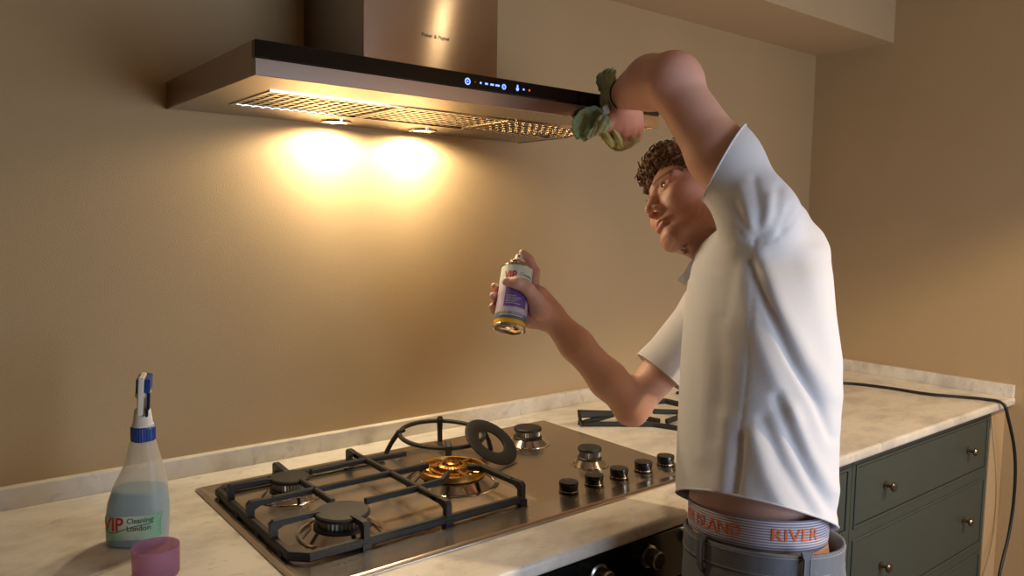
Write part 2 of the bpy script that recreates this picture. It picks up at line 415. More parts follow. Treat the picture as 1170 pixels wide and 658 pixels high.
lettering('lettering', 'Fisher & Paykel', 0.0108, planar((0.3215, CYF - .0006, 1.8165), (1, 0, 0), (0, 0, 1)), 'ink', ch, shear=0.15, bold=.006)
def led(shape, x, z, s):
    bm = bmesh.new(); c = (x, KY - .0009, z)
    if shape == 'ring':
        lathe(bm, [(s * .62, 0), (s, 0)], c, seg=24, axis=(0, -1, 0)); lathe(bm, [(0, 0), (s * .28, 0)], c, seg=12, axis=(0, -1, 0))
    elif shape == 'bar': box(bm, x - s, x + s, KY - .0010, KY - .0006, z - .0016, z + .0016)
    elif shape == 'bulb':
        lathe(bm, [(0, 0), (s, 0)], (x, KY - .0009, z - .001), seg=16, axis=(0, -1, 0)); box(bm, x - s * .45, x + s * .45, KY - .0010, KY - .0006, z, z + s * 2)
    else: lathe(bm, [(0, 0), (s, 0)], c, seg=12, axis=(0, -1, 0))
    return bm
for sh, x, s, m in (('ring', .288, .0062, 'ledb'), ('dot', .3044, .0007, 'ledr'), ('dot', .317, .0021, 'ledb'), ('bar', .3299, .0031, 'ledb'), ('bar', .3428, .0038, 'ledb'), ('bar', .3552, .0046, 'ledb'),
                    ('ring', .3702, .0050, 'ledb'), ('bulb', .4025, .0034, 'ledb'), ('bar', .4174, .0018, 'ledb'), ('dot', .4314, .0020, 'ledr')):
    build('indicator_light', led(sh, x, 1.6955 if sh != 'ring' else 1.6948, s), m, gl)

# ------------------------------------------------------------------ gas hob
HX0, HX1, HY0, HY1 = -0.0864, 0.8193, -0.1079, -0.6394
HZ = CT + 0.006
hob = empty('gas_hob', ((HX0 + HX1) / 2, (HY0 + HY1) / 2, CT), 'brushed steel five burner gas hob set in the marble worktop', 'hob')
def rrect(x0, x1, y0, y1, r, n=5):
    pts = []
    for cx, cy, a0 in ((x1 - r, y1 - r, 0), (x0 + r, y1 - r, 90), (x0 + r, y0 + r, 180), (x1 - r, y0 + r, 270)):
        for k in range(n + 1):
            a = math.radians(a0 + 90 * k / n); pts.append((cx + r * math.cos(a), cy + r * math.sin(a)))
    return pts
bm = bmesh.new()
ox0, ox1, oy0, oy1 = HX0, HX1, HY1, HY0
ix0, ix1, iy0, iy1 = -0.068, 0.418, -0.566, -0.140       # pressed well on the left
loops = []
for d, z in ((0, CT + .0003), (0, CT + .003), (.006, HZ), (.0085, HZ), (.011, HZ - .0008)):
    loops.append([bm.verts.new((x, y, z)) for x, y in rrect(ox0 + d, ox1 - d, oy0 + d, oy1 - d, .006)])
for d, z in ((-.005, HZ - .0008), (0, HZ - .002), (.004, HZ - .0035)):
    loops.append([bm.verts.new((x, y, z)) for x, y in rrect(ix0 + d, ix1 - d, iy0 + d, iy1 - d, .020)])
for A, B in zip(loops, loops[1:]):
    for i in range(len(A)):
        j = (i + 1) % len(A); bm.faces.new((A[i], A[j], B[j], B[i]))
bm.faces.new(loops[-1]); bm.faces.new(list(reversed(loops[0])))
surf = build('surface_plate', bm, 'hobsteel', hob, 25)
lettering('lettering', 'Fisher & Paykel', 0.0105, planar((-0.030, -0.5865, HZ - .0004), (1, 0, 0), (0, 1, 0)), 'ink', surf, shear=0.15, bold=.006)
def burner(x, y, r, z0):
    c = (x, y, z0)
    bm = bmesh.new()
    lathe(bm, [(r * 1.62, .0002), (r * 1.60, .0022), (r * 1.52, .0012), (r * 1.42, .0012), (r * 1.08, .0135), (r * .9, .0135)], c, 56)
    b = build('burner', bm, 'polish', hob, 25)
    bm = bmesh.new(); lathe(bm, [(r * .9, .0125), (r * 1.0, .0125), (r * 1.02, .0165), (r * .9, .019)], c, 48, closed=True); build('burner_base', bm, 'enamel', b, 30)
    bm = bmesh.new(); lathe(bm, [(r * .88, .017), (r * .88, .031), (r * .80, .033)], c, 72, star=.93); build('burner_crown', bm, 'alu', b)
    bm = bmesh.new(); lathe(bm, [(0, .032), (r * .98, .032), (r * 1.0, .034), (r * .99, .0375), (r * .93, .0395), (0, .0405)], c, 56); build('burner_cap', bm, 'enamel', b, 30)
ZW = HZ - .0035
burner(0.050, -0.252, .0375, ZW); burner(0.053, -0.470, .0475, ZW)
burner(0.645, -0.250, .0340, HZ - .0008); burner(0.652, -0.456, .0265, HZ - .0008)
wx, wy = 0.350, -0.365                                                    # brass wok burner, its cap taken off
c = (wx, wy, ZW)
bm = bmesh.new(); lathe(bm, [(.098, .0002), (.097, .0022), (.093, .0012), (.087, .0012), (.068, .0150), (.05, .0150)], c, 64); wb = build('wok_burner', bm, 'polish', hob, 25)
bm = bmesh.new()
lathe(bm, [(.050, .014), (.064, .0152), (.068, .018), (.066, .022), (.071, .0245), (.071, .0295), (.068, .0318), (.064, .031), (.062, .024), (.050, .022)], c, 72, closed=True)
build('brass_ring', bm, 'brass', wb, 35)
bm = bmesh.new(); lathe(bm, [(.0, .019), (.044, .019), (.046, .023), (.046, .029), (.040, .029), (.040, .024), (.0, .024)], c, 64); build('brass_bowl', bm, 'brass', wb, 35)
bm = bmesh.new(); lathe(bm, [(.012, .024), (.030, .024), (.030, .034), (.025, .037), (.022, .037), (.020, .031), (.012, .031)], c, 60, closed=True, star=.95); build('brass_crown', bm, 'brass', wb)
bm = bmesh.new(); lathe(bm, [(0, .030), (.013, .030), (.0135, .039), (.010, .041), (.008, .036), (0, .036)], c, 32); build('brass_centre', bm, 'brass', wb, 35)
bm = bmesh.new()
for k in range(36):
    a = 2 * math.pi * k / 36
    p = Vector((wx + .054 * math.cos(a), wy + .054 * math.sin(a), ZW + .026)); d = Vector((math.cos(a), math.sin(a), 0))
    tube(bm, [p - d * .006, p + d * .006], .0017, 5)
build('brass_teeth', bm, 'brass', wb)
for k in range(3):
    a = math.radians(20 + 120 * k); d = Vector((math.cos(a), math.sin(a), 0))
    bm = bmesh.new(); tube(bm, [Vector(c) + d * .030 + Vector((0, 0, .029)), Vector(c) + d * .063 + Vector((0, 0, .029))], 0, sq=(.008, .008), up=(0, 0, 1)); build('brass_bridge', bm, 'brass', wb)
bm = bmesh.new(); tube(bm, [(wx - .052, wy + .035, ZW + .01), (wx - .052, wy + .035, ZW + .042)], .0022, 8); build('igniter', bm, 'white', wb, 40)
for i, (kx, ky) in enumerate(((0.497, -.557), (0.567, -.557), (0.640, -.557), (0.715, -.557), (0.788, -.557))):
    bm = bmesh.new(); lathe(bm, [(0, 0), (.0195, 0), (.0195, .0025), (.0155, .003), (.0155, .006), (.0185, .0075), (.0195, .019), (.0185, .0215), (.0, .0222)], (kx, ky, HZ - .0007), 40)
    k = build('control_knob', bm, 'knob', hob, 30)
    bm = bmesh.new(); lathe(bm, [(.0190, .0040), (.0203, .0040), (.0203, .0062), (.0190, .0062)], (kx, ky, HZ - .0007), 40, closed=True); build('chrome_band', bm, 'polish', k, 30)
    bm = bmesh.new(); box(bm, kx - .0008, kx + .0008, ky + .004, ky + .015, HZ + .0212, HZ + .0217); build('pointer', bm, 'polish', k)
    bm = bmesh.new(); lathe(bm, [(0, 0), (.0024, 0), (.0024, .0006), (0, .0006)], (kx - .012, ky - .030, HZ - .0008), 10); build('burner_mark', bm, 'ink', k)

# cast iron pan support still on the hob
GT, GR = 0.950, ZW + 0.010        # finger level, rail level
def bar(bm, pts, w=.0105, h=.012): tube(bm, pts, 0, sq=(w, h), up=(0, 0, 1))
def post_finger(bm, base, out, length, w=.0105):
    """foot post on the rail at base, then a finger of length towards out"""
    b = Vector(base); o = Vector(out).normalized(); s = o.cross(Vector((0, 0, 1)))
    prof = [(-.006, GR), (-.006, GT + .001), (.0, GT + .006), (.010, GT + .006), (length - .012, GT + .004), (length, GT + .001), (length, GT - .003), (.016, GT - .005), (.0065, GT - .010), (.0065, GR)]
    vs = []
    for k in (-1, 1): vs.append([bm.verts.new(b + o * u + s * (k * w / 2) + Vector((0, 0, z - b.z))) for u, z in prof])
    n = len(prof)
    for i in range(n): bm.faces.new((vs[0][i], vs[0][(i + 1) % n], vs[1][(i + 1) % n], vs[1][i]))
    bm.faces.new(vs[0]); bm.faces.new(list(reversed(vs[1])))
g = empty('pan_support', (0.15, -0.36, HZ), 'black cast iron pan support standing over the left burners of the hob', 'pan support')
X1, X2, X3 = -0.062, 0.216, 0.384; Y1, Y2 = -0.168, -0.548
bm = bmesh.new(); bar(bm, [(X3, Y2, GR), (X1 + .02, Y2, GR), (X1, Y2 + .02, GR), (X1, Y1 - .012, GR), (X1 + .012, Y1, GR), (X2 + .085, Y1, GR)], .013, .014); build('base_rail', bm, 'iron', g)
specs = [((X1, -.246, 0), (1, 0, 0), .080), ((X1, -.455, 0), (1, 0, 0), .086), ((.055, Y1, 0), (0, -1, 0), .062), ((.056, Y2, 0), (0, 1, 0), .052)]
for b, o, L in specs:
    bm = bmesh.new(); post_finger(bm, (b[0], b[1], GR), o, L); build('finger', bm, 'iron', g)
def long_bar(pts, ends):
    bm = bmesh.new(); bar(bm, pts)
    return build('cross_bar', bm, 'iron', g)
bm = bmesh.new(); post_finger(bm, (X1, -.349, GR), (1, 0, 0), .06); bar(bm, [(X1 + .04, -.349, GT), (X2 + .085, -.347, GT)]); build('cross_bar', bm, 'iron', g)
bm = bmesh.new(); post_finger(bm, (X2, Y1, GR), (0, -1, 0), .05); post_finger(bm, (X2, Y2, GR), (0, 1, 0), .05); bar(bm, [(X2, Y1 - .03, GT), (X2, Y2 + .03, GT)]); build('cross_bar', bm, 'iron', g)
bm = bmesh.new(); bar(bm, [(.057, -.290, GT), (.058, -.422, GT)]); build('finger', bm, 'iron', g)
for p in ([(X2, -.246, GT), (.094, -.248, GT)], [(X2, -.450, GT), (.106, -.453, GT)], [(X2, -.250, GT), (.302, -.258, GT + .002)], [(X2, -.448, GT), (.273, -.444, GT), (.304, -.416, GT)]):
    bm = bmesh.new(); bar(bm, p); build('finger', bm, 'iron', g)
bm = bmesh.new(); post_finger(bm, (X3, Y2, GR), (0, 1, 0), .05); bar(bm, [(X3, Y2 + .03, GT), (X3, -.425, GT), (.362, -.402, GT)]); build('cross_bar', bm, 'iron', g)
for fx, fy in ((X1, -.30), (X1, -.40), (X1, -.20), (X1, -.50), (.056, Y2), (X2, Y2), (X3, Y2), (X2, Y1), (.055, Y1)):
    bm = bmesh.new(); box(bm, fx - .008, fx + .008, fy - .008, fy + .008, ZW + .0002, GR); build('foot', bm, 'rubber', g)

# second pan support lifted off, lying on the worktop to the right
g = empty('pan_support', (1.0, -0.33, CT), 'black cast iron pan support lifted off and lying on the worktop', 'pan support')
rx0, rx1, ry0, ry1 = 0.862, 1.15, -0.205, -0.53
def P3(*p): return [Vector(q) for q in p]
zb, zt = CT + .007, CT + .036
bm = bmesh.new(); bar(bm, [(rx0 + .01, ry0, zb), (rx0 + .16, ry0 - .11, zb), (rx0 + .19, ry1 + .14, zb), (1.10, ry1 + .08, zb)], .010, .012); build('base_rail', bm, 'iron', g)
for pts in ([(rx0, ry0, zb), (rx0 - .004, ry0, zt), (rx0 + .125, ry0 - .03, zt - .012), (rx0 + .20, ry0 - .10, zb)],
            [(rx0 + .005, ry0 + .005, zb), (rx0 + .10, ry0 - .02, zt - .013), (rx0 + .16, ry0 + .02, zt)],
            [(1.04, -.30, zt), (1.16, -.37, zt - .006)], [(1.03, -.355, zt - .014), (1.16, -.36, zt)],
            [(1.16, -.37, zt), (1.10, ry1 + .08, zb)], [(1.03, -.20, zb), (1.05, -.18, zt), (1.16, -.24, zt), (1.17, -.36, zt), (1.17, -.38, zb)], [(rx0 + .16, ry0 + .02, zt), (1.05, -.18, zt)]):
    bm = bmesh.new(); bar(bm, pts, .0115, .013); build('finger', bm, 'iron', g)

# wok ring lifted off and standing at the back of the hob
wr = empty('wok_ring', (0.44, -0.19, HZ), 'black iron wok ring standing behind the brass burner', 'wok ring')
rc = Vector((0.440, -0.188, 0.956)); R_ = 0.097
ring = [(rc.x + R_ * math.cos(a), rc.y + R_ * math.sin(a), rc.z + .006 * math.sin(a)) for a in np.linspace(0, 2 * math.pi, 49)[:-1]]
bm = bmesh.new(); tube(bm, ring, 0, sq=(.009, .009), up=(0, 0, 1), closed=True); build('hoop', bm, 'iron', wr, 30)
for adeg, dr, zl in ((150, .030, HZ), (60, -.012, HZ), (-25, .018, HZ), (-115, -.010, HZ)):
    a = math.radians(adeg); d = Vector((math.cos(a), math.sin(a), 0))
    top = rc + d * R_; top.z += .006 * math.sin(a)
    ft = rc + d * (R_ + dr); ft.z = zl - .001
    bm = bmesh.new(); tube(bm, [top + d * -.012 + Vector((0, 0, .010)), top + d * .002 + Vector((0, 0, .004)), (top + ft) / 2 + d * .004, ft], 0, sq=(.010, .012), up=d.cross(Vector((0, 0, 1)))); build('leg', bm, 'iron', wr)
# wok burner's ring cap, leaning against the wok ring
n = cv(.55 * .915, .83 * .915, .40); cc = at(561, 505, 1.704)
bm = bmesh.new(); lathe(bm, [(.034, -.003), (.062, -.003), (.066, -.0005), (.066, .002), (.063, .0035), (.036, .0045), (.033, .003)], cc, 64, axis=n, closed=True)
o = tag(build('burner_ring_cap', bm, 'enamel', None, 35), 'black ring shaped burner cap leaning on the wok ring', 'burner cap')

# ------------------------------------------------------------------ spray bottle
BX, BY = -0.2302, -0.3041
RH = Vector((RT[0], RT[1], 0)).normalized(); AH = Vector((FW[0], FW[1], 0)).normalized()     # right / away in plan
def bl(u, a, z): return Vector((BX, BY, 0)) + RH * u + AH * a + Vector((0, 0, z))
sb = empty('spray_bottle', (BX, BY, CT), 'translucent trigger spray bottle half full of blue cleaner', 'spray bottle')
sec = [(.9102, -.044, .040, .026), (.914, -.049, .045, .031), (.953, -.049, .0475, .033), (.982, -.0445, .0475, .033), (1.011, -.034, .0445, .030), (1.026, -.0255, .0415, .028), (1.041, -.0185, .0385, .025), (1.052, -.0150, .0355, .022), (1.063, -.0130, .033, .020), (1.075, -.0100, .0300, .0185), (1.083, -.0065, .0285, .0170)]
zz = np.array([s[0] for s in sec]); 
def bsec(z, inset=0.0):
    L = np.interp(z, zz, [s[1] for s in sec]) + inset; R = np.interp(z, zz, [s[2] for s in sec]) - inset; D = np.interp(z, zz, [s[3] for s in sec]) - inset
    return L, R, D
def bpoint(ang, z, inset=0.0):
    L, R, D = bsec(z, inset); cx, rx = (L + R) / 2, (R - L) / 2
    c_, s_ = math.cos(ang), math.sin(ang); e = 0.72
    return bl(cx + rx * math.copysign(abs(c_) ** e, c_), D * math.copysign(abs(s_) ** e, s_), z)
def bottle_shell(zs, inset, cap_top):
    bm = bmesh.new(); N = 48; rings = []
    for z in zs: rings.append([bm.verts.new(bpoint(2 * math.pi * i / N, z, inset)) for i in range(N)])
    for A, B in zip(rings, rings[1:]):
        for i in range(N): bm.faces.new((A[i], A[(i + 1) % N], B[(i + 1) % N], B[i]))
    bm.faces.new(list(reversed(rings[0])))
    if cap_top: bm.faces.new(rings[-1])
    return bm
zs = sorted(set(list(np.linspace(.9102, 1.083, 26)) + [.914]))
build('body', bottle_shell(zs, 0, True), 'frost', sb, 40)
build('liquid', bottle_shell(list(np.linspace(.9125, 1.003, 16)), .0016, True), 'liquid', sb, 40)
nk = bl(.0112, 0, 0)
bm = bmesh.new(); lathe(bm, [(.0165, 1.081), (.0188, 1.083), (.0188, 1.104), (.0165, 1.106), (0, 1.106)], (nk.x, nk.y, 0), 60, star=.965); build('screw_collar', bm, 'blue', sb)
bm = bmesh.new(); rings = []
for z, r1, r2 in ((1.1055, .0165, .0165), (1.109, .0165, .0165), (1.111, .0150, .0150), (1.132, .0125, .0125), (1.136, .0085, .012)):
    rings.append([bm.verts.new(nk + RH * (r1 * math.cos(a)) + AH * (r2 * math.sin(a)) + Vector((0, 0, z))) for a in np.linspace(0, 2 * math.pi, 25)[:-1]])
for A, B in zip(rings, rings[1:]):
    for i in range(24): bm.faces.new((A[i], A[(i + 1) % 24], B[(i + 1) % 24], B[i]))
bm.faces.new(rings[-1]); hdp = build('spray_head', bm, 'white', sb, 35)
_r = Vector((BX, BY, 0)) - Vector((CAM[0], CAM[1], 0)); AHb = Matrix.Rotation(math.radians(-6), 3, 'Z') @ _r.normalized(); RHb = Vector((AHb.y, -AHb.x, 0))
def lbox(bm, u0, u1, a0, a1, z0, z1, lean=0.0, bev=.0015):
    r = bmesh.ops.create_cube(bm, size=1.0)
    for v in r['verts']:
        z = (z0 + z1) / 2 + v.co.z * (z1 - z0)
        v.co = nk + RHb * ((u0 + u1) / 2 + v.co.x * (u1 - u0) + lean * (z - 1.13)) + AHb * ((a0 + a1) / 2 + v.co.y * (a1 - a0)) + Vector((0, 0, z))
    bmesh.ops.bevel(bm, geom=list({e for v in r['verts'] for e in v.link_edges}), offset=bev, segments=2, affect='EDGES')
bm = bmesh.new(); lbox(bm, -.0075, .0085, -.012, .018, 1.130, 1.163, .05); lbox(bm, -.0105, .0105, -.016, .020, 1.155, 1.166, .05); build('pump_body', bm, 'white', hdp)
bm = bmesh.new(); lbox(bm, -.0095, -.0055, -.022, .030, 1.163, 1.187, .06); lbox(bm, .0025, .0110, -.022, .030, 1.163, 1.186, .06); lbox(bm, -.008, .009, .026, .034, 1.163, 1.186, .06); build('shroud', bm, 'blue', hdp)
bm = bmesh.new(); lbox(bm, -.0058, .0028, -.026, .026, 1.128, 1.189, .05); build('nozzle_strip', bm, 'white', hdp)
bm = bmesh.new(); lbox(bm, .0075, .0115, -.020, -.006, 1.134, 1.164, .05); lbox(bm, .0060, .0100, -.024, -.014, 1.124, 1.140, .05); build('trigger', bm, 'navy', hdp)
def bmap(x, y, off):     # x metres round the front from the middle, y height
    z = y; L, R, D = bsec(z); cx, rx = (L + R) / 2, (R - L) / 2
    u = max(-.98, min(.98, x / rx)); e = 0.72
    ang_c = abs(u) ** (1 / e); s_ = math.sqrt(max(0, 1 - ang_c ** 2))
    return bl(cx + x, -(D * s_ ** e) - off, z)
def patch(name, x0, x1, z0, z1, off, m, parent, slope=0.0, n=24):
    bm = bmesh.new(); g_ = [[bm.verts.new(bmap(x0 + (x1 - x0) * i / n, z0 + (z1 - z0) * j / 8 + slope * (x0 + (x1 - x0) * i / n), off)) for j in range(9)] for i in range(n + 1)]
    for i in range(n):
        for j in range(8): bm.faces.new((g_[i][j], g_[i + 1][j], g_[i + 1][j + 1], g_[i][j + 1]))
    return build(name, bm, m, parent, True)
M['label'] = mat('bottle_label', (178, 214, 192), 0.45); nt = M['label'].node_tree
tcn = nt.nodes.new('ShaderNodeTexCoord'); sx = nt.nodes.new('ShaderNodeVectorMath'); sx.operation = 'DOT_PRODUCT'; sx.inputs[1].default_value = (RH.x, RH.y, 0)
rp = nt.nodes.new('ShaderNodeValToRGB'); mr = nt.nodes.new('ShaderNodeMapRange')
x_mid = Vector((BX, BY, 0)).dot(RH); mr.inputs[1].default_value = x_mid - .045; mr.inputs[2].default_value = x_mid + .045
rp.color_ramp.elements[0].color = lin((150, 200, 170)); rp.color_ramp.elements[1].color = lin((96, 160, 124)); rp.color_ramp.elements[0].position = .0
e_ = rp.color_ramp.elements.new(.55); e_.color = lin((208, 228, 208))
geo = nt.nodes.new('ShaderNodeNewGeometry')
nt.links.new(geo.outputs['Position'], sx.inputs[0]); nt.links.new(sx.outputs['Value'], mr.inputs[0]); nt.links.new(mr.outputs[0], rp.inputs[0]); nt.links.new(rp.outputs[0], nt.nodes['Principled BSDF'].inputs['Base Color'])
lb = patch('label_print', -.0465, .0455, .926, .966, .0005, 'label', sb, slope=.07)
lettering('logo_lettering', 'VIP', .0320, lambda x, y: bmap(-.0450 + x, .9395 + y + .06 * x, .0011), 'red', lb, bold=.040, xscale=.86, maxedge=.004)
lettering('small_lettering', 'Cleaning', .0125, lambda x, y: bmap(-.0020 + x, .9540 + y + .08 * x, .0011), 'olive', lb, xscale=.92, maxedge=.004, bold=.008)
lettering('small_lettering', 'London', .0130, lambda x, y: bmap(-.0020 + x, .9410 + y + .08 * x, .0011), 'olive', lb, xscale=.92, maxedge=.004, bold=.008)
bm = bmesh.new(); sw = spline([(-.043, .943), (-.034, .9375), (-.022, .938), (-.006, .944), (.012, .950), (.033, .9535)], 6)
for (x0, y0), (x1, y1) in zip(sw, sw[1:]):
    bm.faces.new([bm.verts.new(bmap(*q)) for q in ((x0, y0 - .0006, .0009), (x1, y1 - .0006, .0009), (x1, y1 + .0006, .0009), (x0, y0 + .0006, .0009))])
build('swoosh', bm, 'olive', lb)

# lilac cap of the spray can, upside down on the worktop
cx_, cy_ = -0.2375, -0.4435
bm = bmesh.new(); lathe(bm, [(0, .002), (.0305, .002), (.0315, .004), (.0325, .044), (.0335, .044), (.0328, .003), (.0310, 0), (0, 0)], (cx_, cy_, CT + .0004), 48)
tag(build('spray_can_cap', bm, 'lilac', None, 35), 'lilac see-through spray can cap standing before the spray bottle', 'cap')

# ------------------------------------------------------------------ aerosol can in the right hand
A_ = Vector(cv(.13, .92, -.37)); C0 = Vector(at(581.5, 376.5, 1.515)); RC = .0322; CL = .128
can = empty('aerosol_can', C0, 'lilac and white cleaning aerosol can held tilted in the right hand', 'aerosol can')
CR = Vector(cv(1, 0, 0)); CR = (CR - A_ * CR.dot(A_)).normalized(); CF = CR.cross(A_)          # right and towards-viewer round the can
if CF.dot(Vector(FW)) > 0: CF = -CF
def cyl(ang, h, r=RC): return C0 + A_ * h + (CF * math.cos(ang) + CR * math.sin(ang)) * r
M['canprint'] = mat('can_print', (200, 190, 215), 0.28); nt = M['canprint'].node_tree
geo = nt.nodes.new('ShaderNodeNewGeometry'); sx = nt.nodes.new('ShaderNodeVectorMath'); sx.operation = 'DOT_PRODUCT'; sx.inputs[1].default_value = A_
mr = nt.nodes.new('ShaderNodeMapRange'); mr.inputs[1].default_value = C0.dot(A_); mr.inputs[2].default_value = C0.dot(A_) + CL
rp = nt.nodes.new('ShaderNodeValToRGB'); cr = rp.color_ramp
for i, (p, cc_) in enumerate(((0, (226, 172, 30)), (.095, (232, 180, 36)), (.11, (92, 104, 122)), (.20, (110, 120, 140)), (.225, (206, 196, 214)), (.50, (196, 180, 214)), (.68, (214, 208, 226)), (.74, (208, 222, 214)), (1, (216, 226, 220)))):
    e_ = cr.elements[i] if i < 2 else cr.elements.new(p); e_.position = p; e_.color = lin(cc_)
nt.links.new(geo.outputs['Position'], sx.inputs[0]); nt.links.new(sx.outputs['Value'], mr.inputs[0]); nt.links.new(mr.outputs[0], rp.inputs[0]); nt.links.new(rp.outputs[0], nt.nodes['Principled BSDF'].inputs['Base Color'])
M['purple'] = mat('print_purple', (112, 84, 160), 0.4, noise=(160, .25, (1, 1, 2))); M['paleprint'] = mat('print_pale', (214, 214, 226), 0.4)
bm = bmesh.new(); lathe(bm, [(RC, .004), (RC, CL)], C0, 64, axis=A_); cb = build('can_body', bm, 'canprint', can, True)
bm = bmesh.new(); lathe(bm, [(0, .008), (.018, .006), (.0275, .0018), (.030, -.001), (RC + .0008, -.0005), (RC + .0012, .002), (RC, .0045)], C0, 64, axis=A_); build('base_rim', bm, 'polish', can, 40)
bm = bmesh.new(); lathe(bm, [(RC, CL - .0005), (RC + .0010, CL + .001), (RC, CL + .003), (.0270, CL + .008), (.0185, CL + .0135), (.0185, CL + .0165), (.0155, CL + .018), (0, CL + .018)], C0, 64, axis=A_); build('dome', bm, 'polish', can, 35)
bm = bmesh.new(); lathe(bm, [(.0135, CL + .017), (.0135, CL + .021), (.0088, CL + .024), (.0075, CL + .033), (.0060, CL + .0345), (0, CL + .0345)], C0, 32, axis=A_); nz = build('nozzle', bm, 'white', can, 35)
pn = cyl(0, CL + .0285, .0083); bm = bmesh.new(); lathe(bm, [(0, 0), (.0020, 0)], pn, 12, axis=CF); build('orifice', bm, 'red', nz)
def cmap(a0, h0, off=.0006, slope=0.0): return lambda x, y: cyl(a0 + x / RC, h0 + y + slope * x, RC + off)
lettering('logo_lettering', 'VIP', .0235, cmap(-.74, .0970), 'red', cb, bold=.035, xscale=.80, maxedge=.004)
lettering('small_lettering', 'Cleaning', .0090, cmap(.28, .1060), 'olive', cb, maxedge=.003, xscale=.9)
lettering('small_lettering', 'London', .0095, cmap(.26, .0970), 'olive', cb, maxedge=.003, xscale=.9)
def cpatch(name, a0, a1, h0, h1, m, off=.0003, n=20):
    bm = bmesh.new(); gr = [[bm.verts.new(cyl(a0 + (a1 - a0) * i / n, h, RC + off)) for h in (h0, h1)] for i in range(n + 1)]
    for i in range(n): bm.faces.new((gr[i][0], gr[i + 1][0], gr[i + 1][1], gr[i][1]))
    return build(name, bm, m, cb, True)
cpatch('print_panel', -.52, .95, .038, .083, 'purple')
for hh in (.044, .048, .052, .056, .060): cpatch('print_line', -.4, .2 + .5 * ((hh * 1000) % 3) / 3, hh, hh + .0011, 'paleprint', .0006)
cpatch('print_line', -.75, .75, .0195, .0215, 'paleprint', .0006)
lettering('small_lettering', 'deep cleaning', .0090, cmap(-.66, .0225), 'paleprint', cb, maxedge=.003)

# ------------------------------------------------------------------ cable trailing over the worktop
pts = [(1.38, -.10, CT + .0053), (1.60, -.16, CT + .0053), (1.80, -.235, CT + .0053), (1.975, -.325, CT + .0053), (2.03, -.45, CT + .0053), (2.045, -.57, CT + .0053), (2.095, -.66, CT + .0053), (2.115, -.715, CT + .0065),
       (2.125, -.761, CT + .001), (2.140, -.775, .865), (2.185, -.785, .75), (2.208, -.785, .62), (2.188, -.785, .49), (2.10, -.795, .377), (2.02, -.81, .20), (1.98, -.85, .03), (1.90, -.98, .005), (1.70, -1.15, .005), (1.5, -1.2, .005)]
bm = bmesh.new(); tube(bm, spline(pts, 8), .0048, 10)
tag(build('power_cable', bm, 'rubber', None, True), 'black power cable trailing over the worktop end and down', 'cable')
